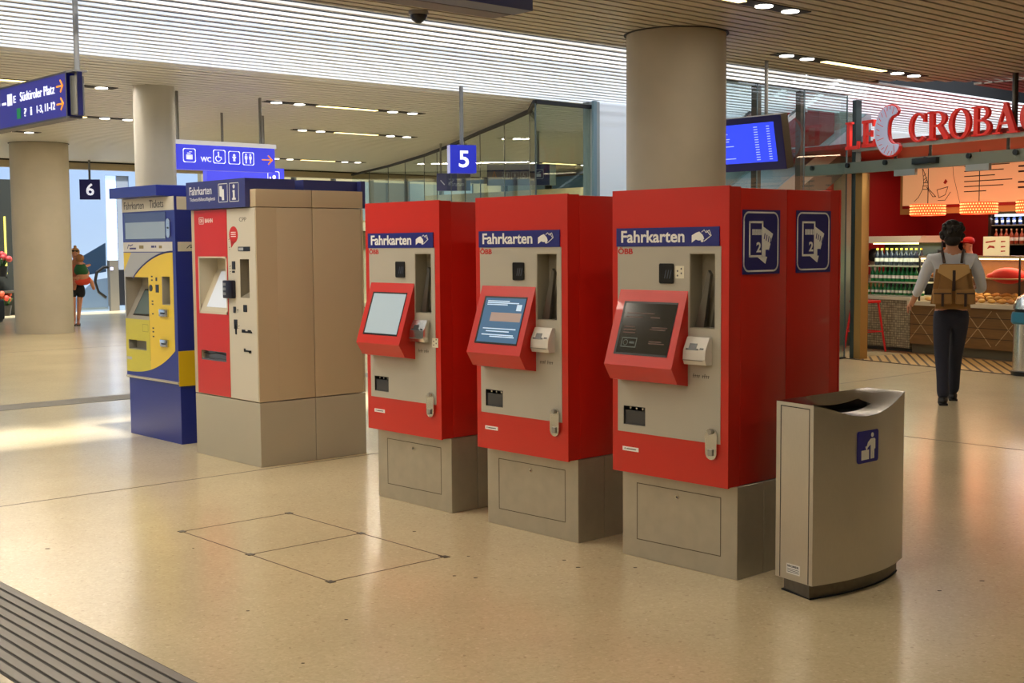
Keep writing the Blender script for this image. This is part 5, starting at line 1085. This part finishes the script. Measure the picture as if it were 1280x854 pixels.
# backpack rests on his back
B = thing('backpack', 'tan canvas backpack with dark straps worn by the walking person', 'backpack', M.location, M.rotation_euler.z)
CAN = mat('canvas tan', (150, 112, 62), .75, noise=.15, nscale=10, bump=.4); LEA = mat('leather dark', (48, 28, 20), .5)
t_ = bmesh.new(); bmesh.ops.create_cube(t_, size=1)
for v in t_.verts: v.co = Vector((v.co.x*(.43 if v.co.z < 0 else .31), -.19+v.co.y*.16, 1.17+v.co.z*.44))
bmesh.ops.bevel(t_, geom=t_.edges[:], offset=.05, segments=4, affect='EDGES'); MB().add(t_).build('sack', CAN, B)
b = MB(); b.prism([(-.13, 1.385), (.13, 1.385), (.15, 1.31), (.0, 1.22), (-.15, 1.31)], Fr((0, -.268, 0), (1, 0, 0), (0, 0, 1)), -.02, .02); b.build('flap', mat('canvas light', (196, 160, 104), .75), B)
for x_ in (-.105, .105): o = bx(x_-.09, x_+.09, -.33, -.26, 1.0, 1.15, bev=.025, seg=3).build('pocket', CAN, B); bx(x_-.012, x_+.012, -.338, -.33, .98, 1.11).build('strap', LEA, o); bx(x_-.082, x_+.082, -.334, -.32, 1.1, 1.112, bev=.003).build('trim', LEA, o)
bx(-.014, .014, -.292, -.265, 1.13, 1.33, bev=.003).build('buckle_strap', LEA, B)
for s_ in (-1, 1): MB().tube([(s_*.08, -.12, 1.4), (s_*.1, -.06, 1.52), (s_*.12, .06, 1.52), (s_*.13, .15, 1.38), (s_*.15, .1, 1.15), (s_*.16, -.08, 1.0)], .014, 8).build('shoulder_strap', LEA, B)
# --- woman by the far column carrying a child, facing the camera side: local +y towards the viewer
Wm = thing('person', 'person in pink top and black shorts standing by the far column', 'person', (-25.75, 11.0, 0), math.radians(-115))
n = dict(pel=((0, 0, .86), (.15, .1)), wa=((0, 0, .99), (.11, .085)), ch=((0, .0, 1.18), (.14, .1)), sh=((0, -.01, 1.3), (.11, .07)), nk=((0, .0, 1.38), .043), hd0=((0, .02, 1.43), (.06, .07)), hd=((0, .03, 1.5), (.075, .088)), ht=((0, .02, 1.57), (.055, .065)),
    ls=((-.16, 0, 1.28), .045), le=((-.25, .05, 1.06), .036), lw=((-.08, .26, 1.0), .025), rs=((.16, 0, 1.28), .045), re=((.25, .06, 1.05), .036), rw=((.06, .27, 1.0), .025),
    lh=((-.085, 0, .8), .085), lk=((-.05, .0, .44), .052), la=((-.015, -.02, .09), .032), lt=((-.02, .1, .03), .03), rh=((.085, 0, .8), .085), rk=((.07, .02, .44), .052), ra=((.06, .03, .09), .032), rt=((.07, .14, .03), .03))
e = chain('pel', 'wa', 'ch', 'sh', 'nk', 'hd0', 'hd', 'ht')+chain('sh', 'ls', 'le', 'lw')+chain('sh', 'rs', 're', 'rw')+chain('pel', 'lh', 'lk', 'la', 'lt')+chain('pel', 'rh', 'rk', 'ra', 'rt')
hand(n, e, 'lw', (.9, .1, 0), (0, 0, 1), 'L', .9); hand(n, e, 'rw', (-.9, .1, -.1), (0, 0, 1), 'R', .9)
skin_mesh('body', n, e, SKIN2, Wm, 'pel')
skin_mesh('top', dict(a=((0, 0, .9), (.15, .11)), b=((0, 0, 1.0), (.13, .1)), c=((0, 0, 1.19), (.155, .115)), d=((0, -.01, 1.3), (.12, .075)), l=((-.14, 0, 1.29), .055), r=((.14, 0, 1.29), .055)), chain('a', 'b', 'c', 'd', 'l')+[('d', 'r')], mat('top coral', (226, 124, 100), .7), Wm, 'a')
skin_mesh('shorts', dict(w=((0, 0, .92), (.15, .11)), p=((0, 0, .82), (.165, .12)), l=((-.085, 0, .7), .105), l2=((-.08, 0, .57), .1), r=((.085, 0, .7), .105), r2=((.08, .01, .57), .1)), chain('w', 'p', 'l', 'l2')+chain('p', 'r', 'r2'), mat('shorts black', (22, 24, 28), .8), Wm, 'w')
b = MB(); b.sph((0, -.005, 1.535), .092, 1, 1.05, 1, 16); b.sph((0, -.03, 1.64), .035, seg=10); b.sph((0, -.05, 1.45), .07, 1, .7, 1.1, 10); b.build('hair', mat('hair blond', (190, 140, 80), .6), Wm)
b = MB(); [b.sph((s_*.035, .095, 1.56), .03, 1, .4, .7, 10) for s_ in (-1, 1)]; b.tube([(-.08, .03, 1.565), (-.06, .09, 1.565), (.06, .09, 1.565), (.08, .03, 1.565)], .008, 6); b.build('sunglasses', BLACK, Wm)
face(Wm, (0, .03, 1.49), .082, SKIN2, None)
for s_, y_ in ((-.018, .03), (.068, .07)): b = MB(); b.box(s_-.04, s_+.04, y_-.09, y_+.12, 0, .03, bev=.01); b.tube([(s_-.04, y_+.03, .03), (s_, y_+.03, .075), (s_+.04, y_+.03, .03)], .012, 6); b.build('sandal', mat('sandal brown', (70, 44, 30), .6), Wm)
K = thing('person', 'small child in green shirt held in the arms by the column', 'person', (-25.66, 11.16, 0), math.radians(-115))
n = dict(pel=((.06, .21, 1.03), (.09, .08)), ch=((.08, .2, 1.2), (.075, .065)), nk=((.08, .2, 1.3), .035), hd=((.09, .2, 1.38), (.075, .08)), ht=((.09, .2, 1.45), (.05, .055)), ls=((-.02, .19, 1.24), .03), lw=((-.12, .12, 1.27), .024), rs=((.18, .18, 1.22), .03), rw=((.14, .08, 1.25), .024), lk=((-.12, .14, .93), .05), la=((-.17, .1, .74), .03), rk=((.2, .13, .92), .05), ra=((.22, .08, .74), .03))
skin_mesh('body', n, chain('pel', 'ch', 'nk', 'hd', 'ht')+chain('ch', 'ls', 'lw')+chain('ch', 'rs', 'rw')+chain('pel', 'lk', 'la')+chain('pel', 'rk', 'ra'), SKIN2, K, 'pel')
skin_mesh('shirt', dict(a=((.06, .21, 1.03), (.13, .12)), b=((.08, .2, 1.2), (.135, .12)), t=((.08, .2, 1.27), (.09, .08)), l=((-.05, .18, 1.24), .06), r=((.2, .17, 1.22), .06)), chain('a', 'b', 't')+[('b', 'l'), ('b', 'r')], mat('shirt green', (24, 92, 44), .7), K, 'a')
skin_mesh('trousers', dict(a=((.06, .2, .98), (.125, .11)), l=((-.1, .15, .93), .075), r=((.18, .14, .92), .075)), chain('l', 'a', 'r'), mat('shorts orange', (220, 70, 44), .7), K, 'a')
b = MB(); b.sph((.09, .205, 1.405), .088, seg=14); b.build('hair', mat('hair brown', (150, 98, 50), .6), K)
# --- baker behind the counter
Bk = thing('person', 'person with red cap working behind the pastry counter', 'person', SP(-.42, 3.0), PH+PI)
n = dict(pel=((0, 0, .9), (.14, .1)), wa=((0, 0, 1.02), (.12, .09)), ch=((0, 0, 1.22), (.15, .1)), sh=((0, 0, 1.36), (.12, .075)), nk=((0, 0, 1.45), .048), hd=((0, .03, 1.56), (.078, .09)), ht=((0, .02, 1.64), (.055, .06)), ls=((-.17, 0, 1.34), .05), le=((-.22, .05, 1.1), .04), lw=((-.12, .25, 1.02), .027), rs=((.17, 0, 1.34), .05), re=((.22, .05, 1.1), .04), rw=((.12, .25, 1.02), .027), lh=((-.08, 0, .8), .085), la=((-.08, 0, .08), .04), rh=((.08, 0, .8), .085), ra=((.08, 0, .08), .04))
e = chain('pel', 'wa', 'ch', 'sh', 'nk', 'hd', 'ht')+chain('sh', 'ls', 'le', 'lw')+chain('sh', 'rs', 're', 'rw')+chain('pel', 'lh', 'la')+chain('pel', 'rh', 'ra')
hand(n, e, 'lw', (.2, .9, -.2), (1, 0, 0), 'L', .9); hand(n, e, 'rw', (-.2, .9, -.2), (-1, 0, 0), 'R', .9)
skin_mesh('body', n, e, SKIN, Bk, 'pel')
skin_mesh('apron', dict(a=((0, 0, .8), (.165, .12)), b=((0, 0, 1.02), (.14, .11)), c=((0, 0, 1.23), (.165, .115)), d=((0, 0, 1.36), (.13, .085)), l=((-.18, 0, 1.32), .06), l2=((-.21, .02, 1.2), .052), r=((.18, 0, 1.32), .06), r2=((.21, .02, 1.2), .052)), chain('a', 'b', 'c', 'd', 'l', 'l2')+chain('d', 'r', 'r2'), mat('apron black red', (110, 16, 18), .7), Bk, 'a')
b = MB(); b.sph((0, .01, 1.62), .095, 1, 1.05, .7, 14); b.box(-.07, .07, .08, .17, 1.6, 1.612, bev=.004); b.build('cap', mat('cap red', (190, 24, 24), .6), Bk); face(Bk, (0, .035, 1.55), .085, SKIN, None)
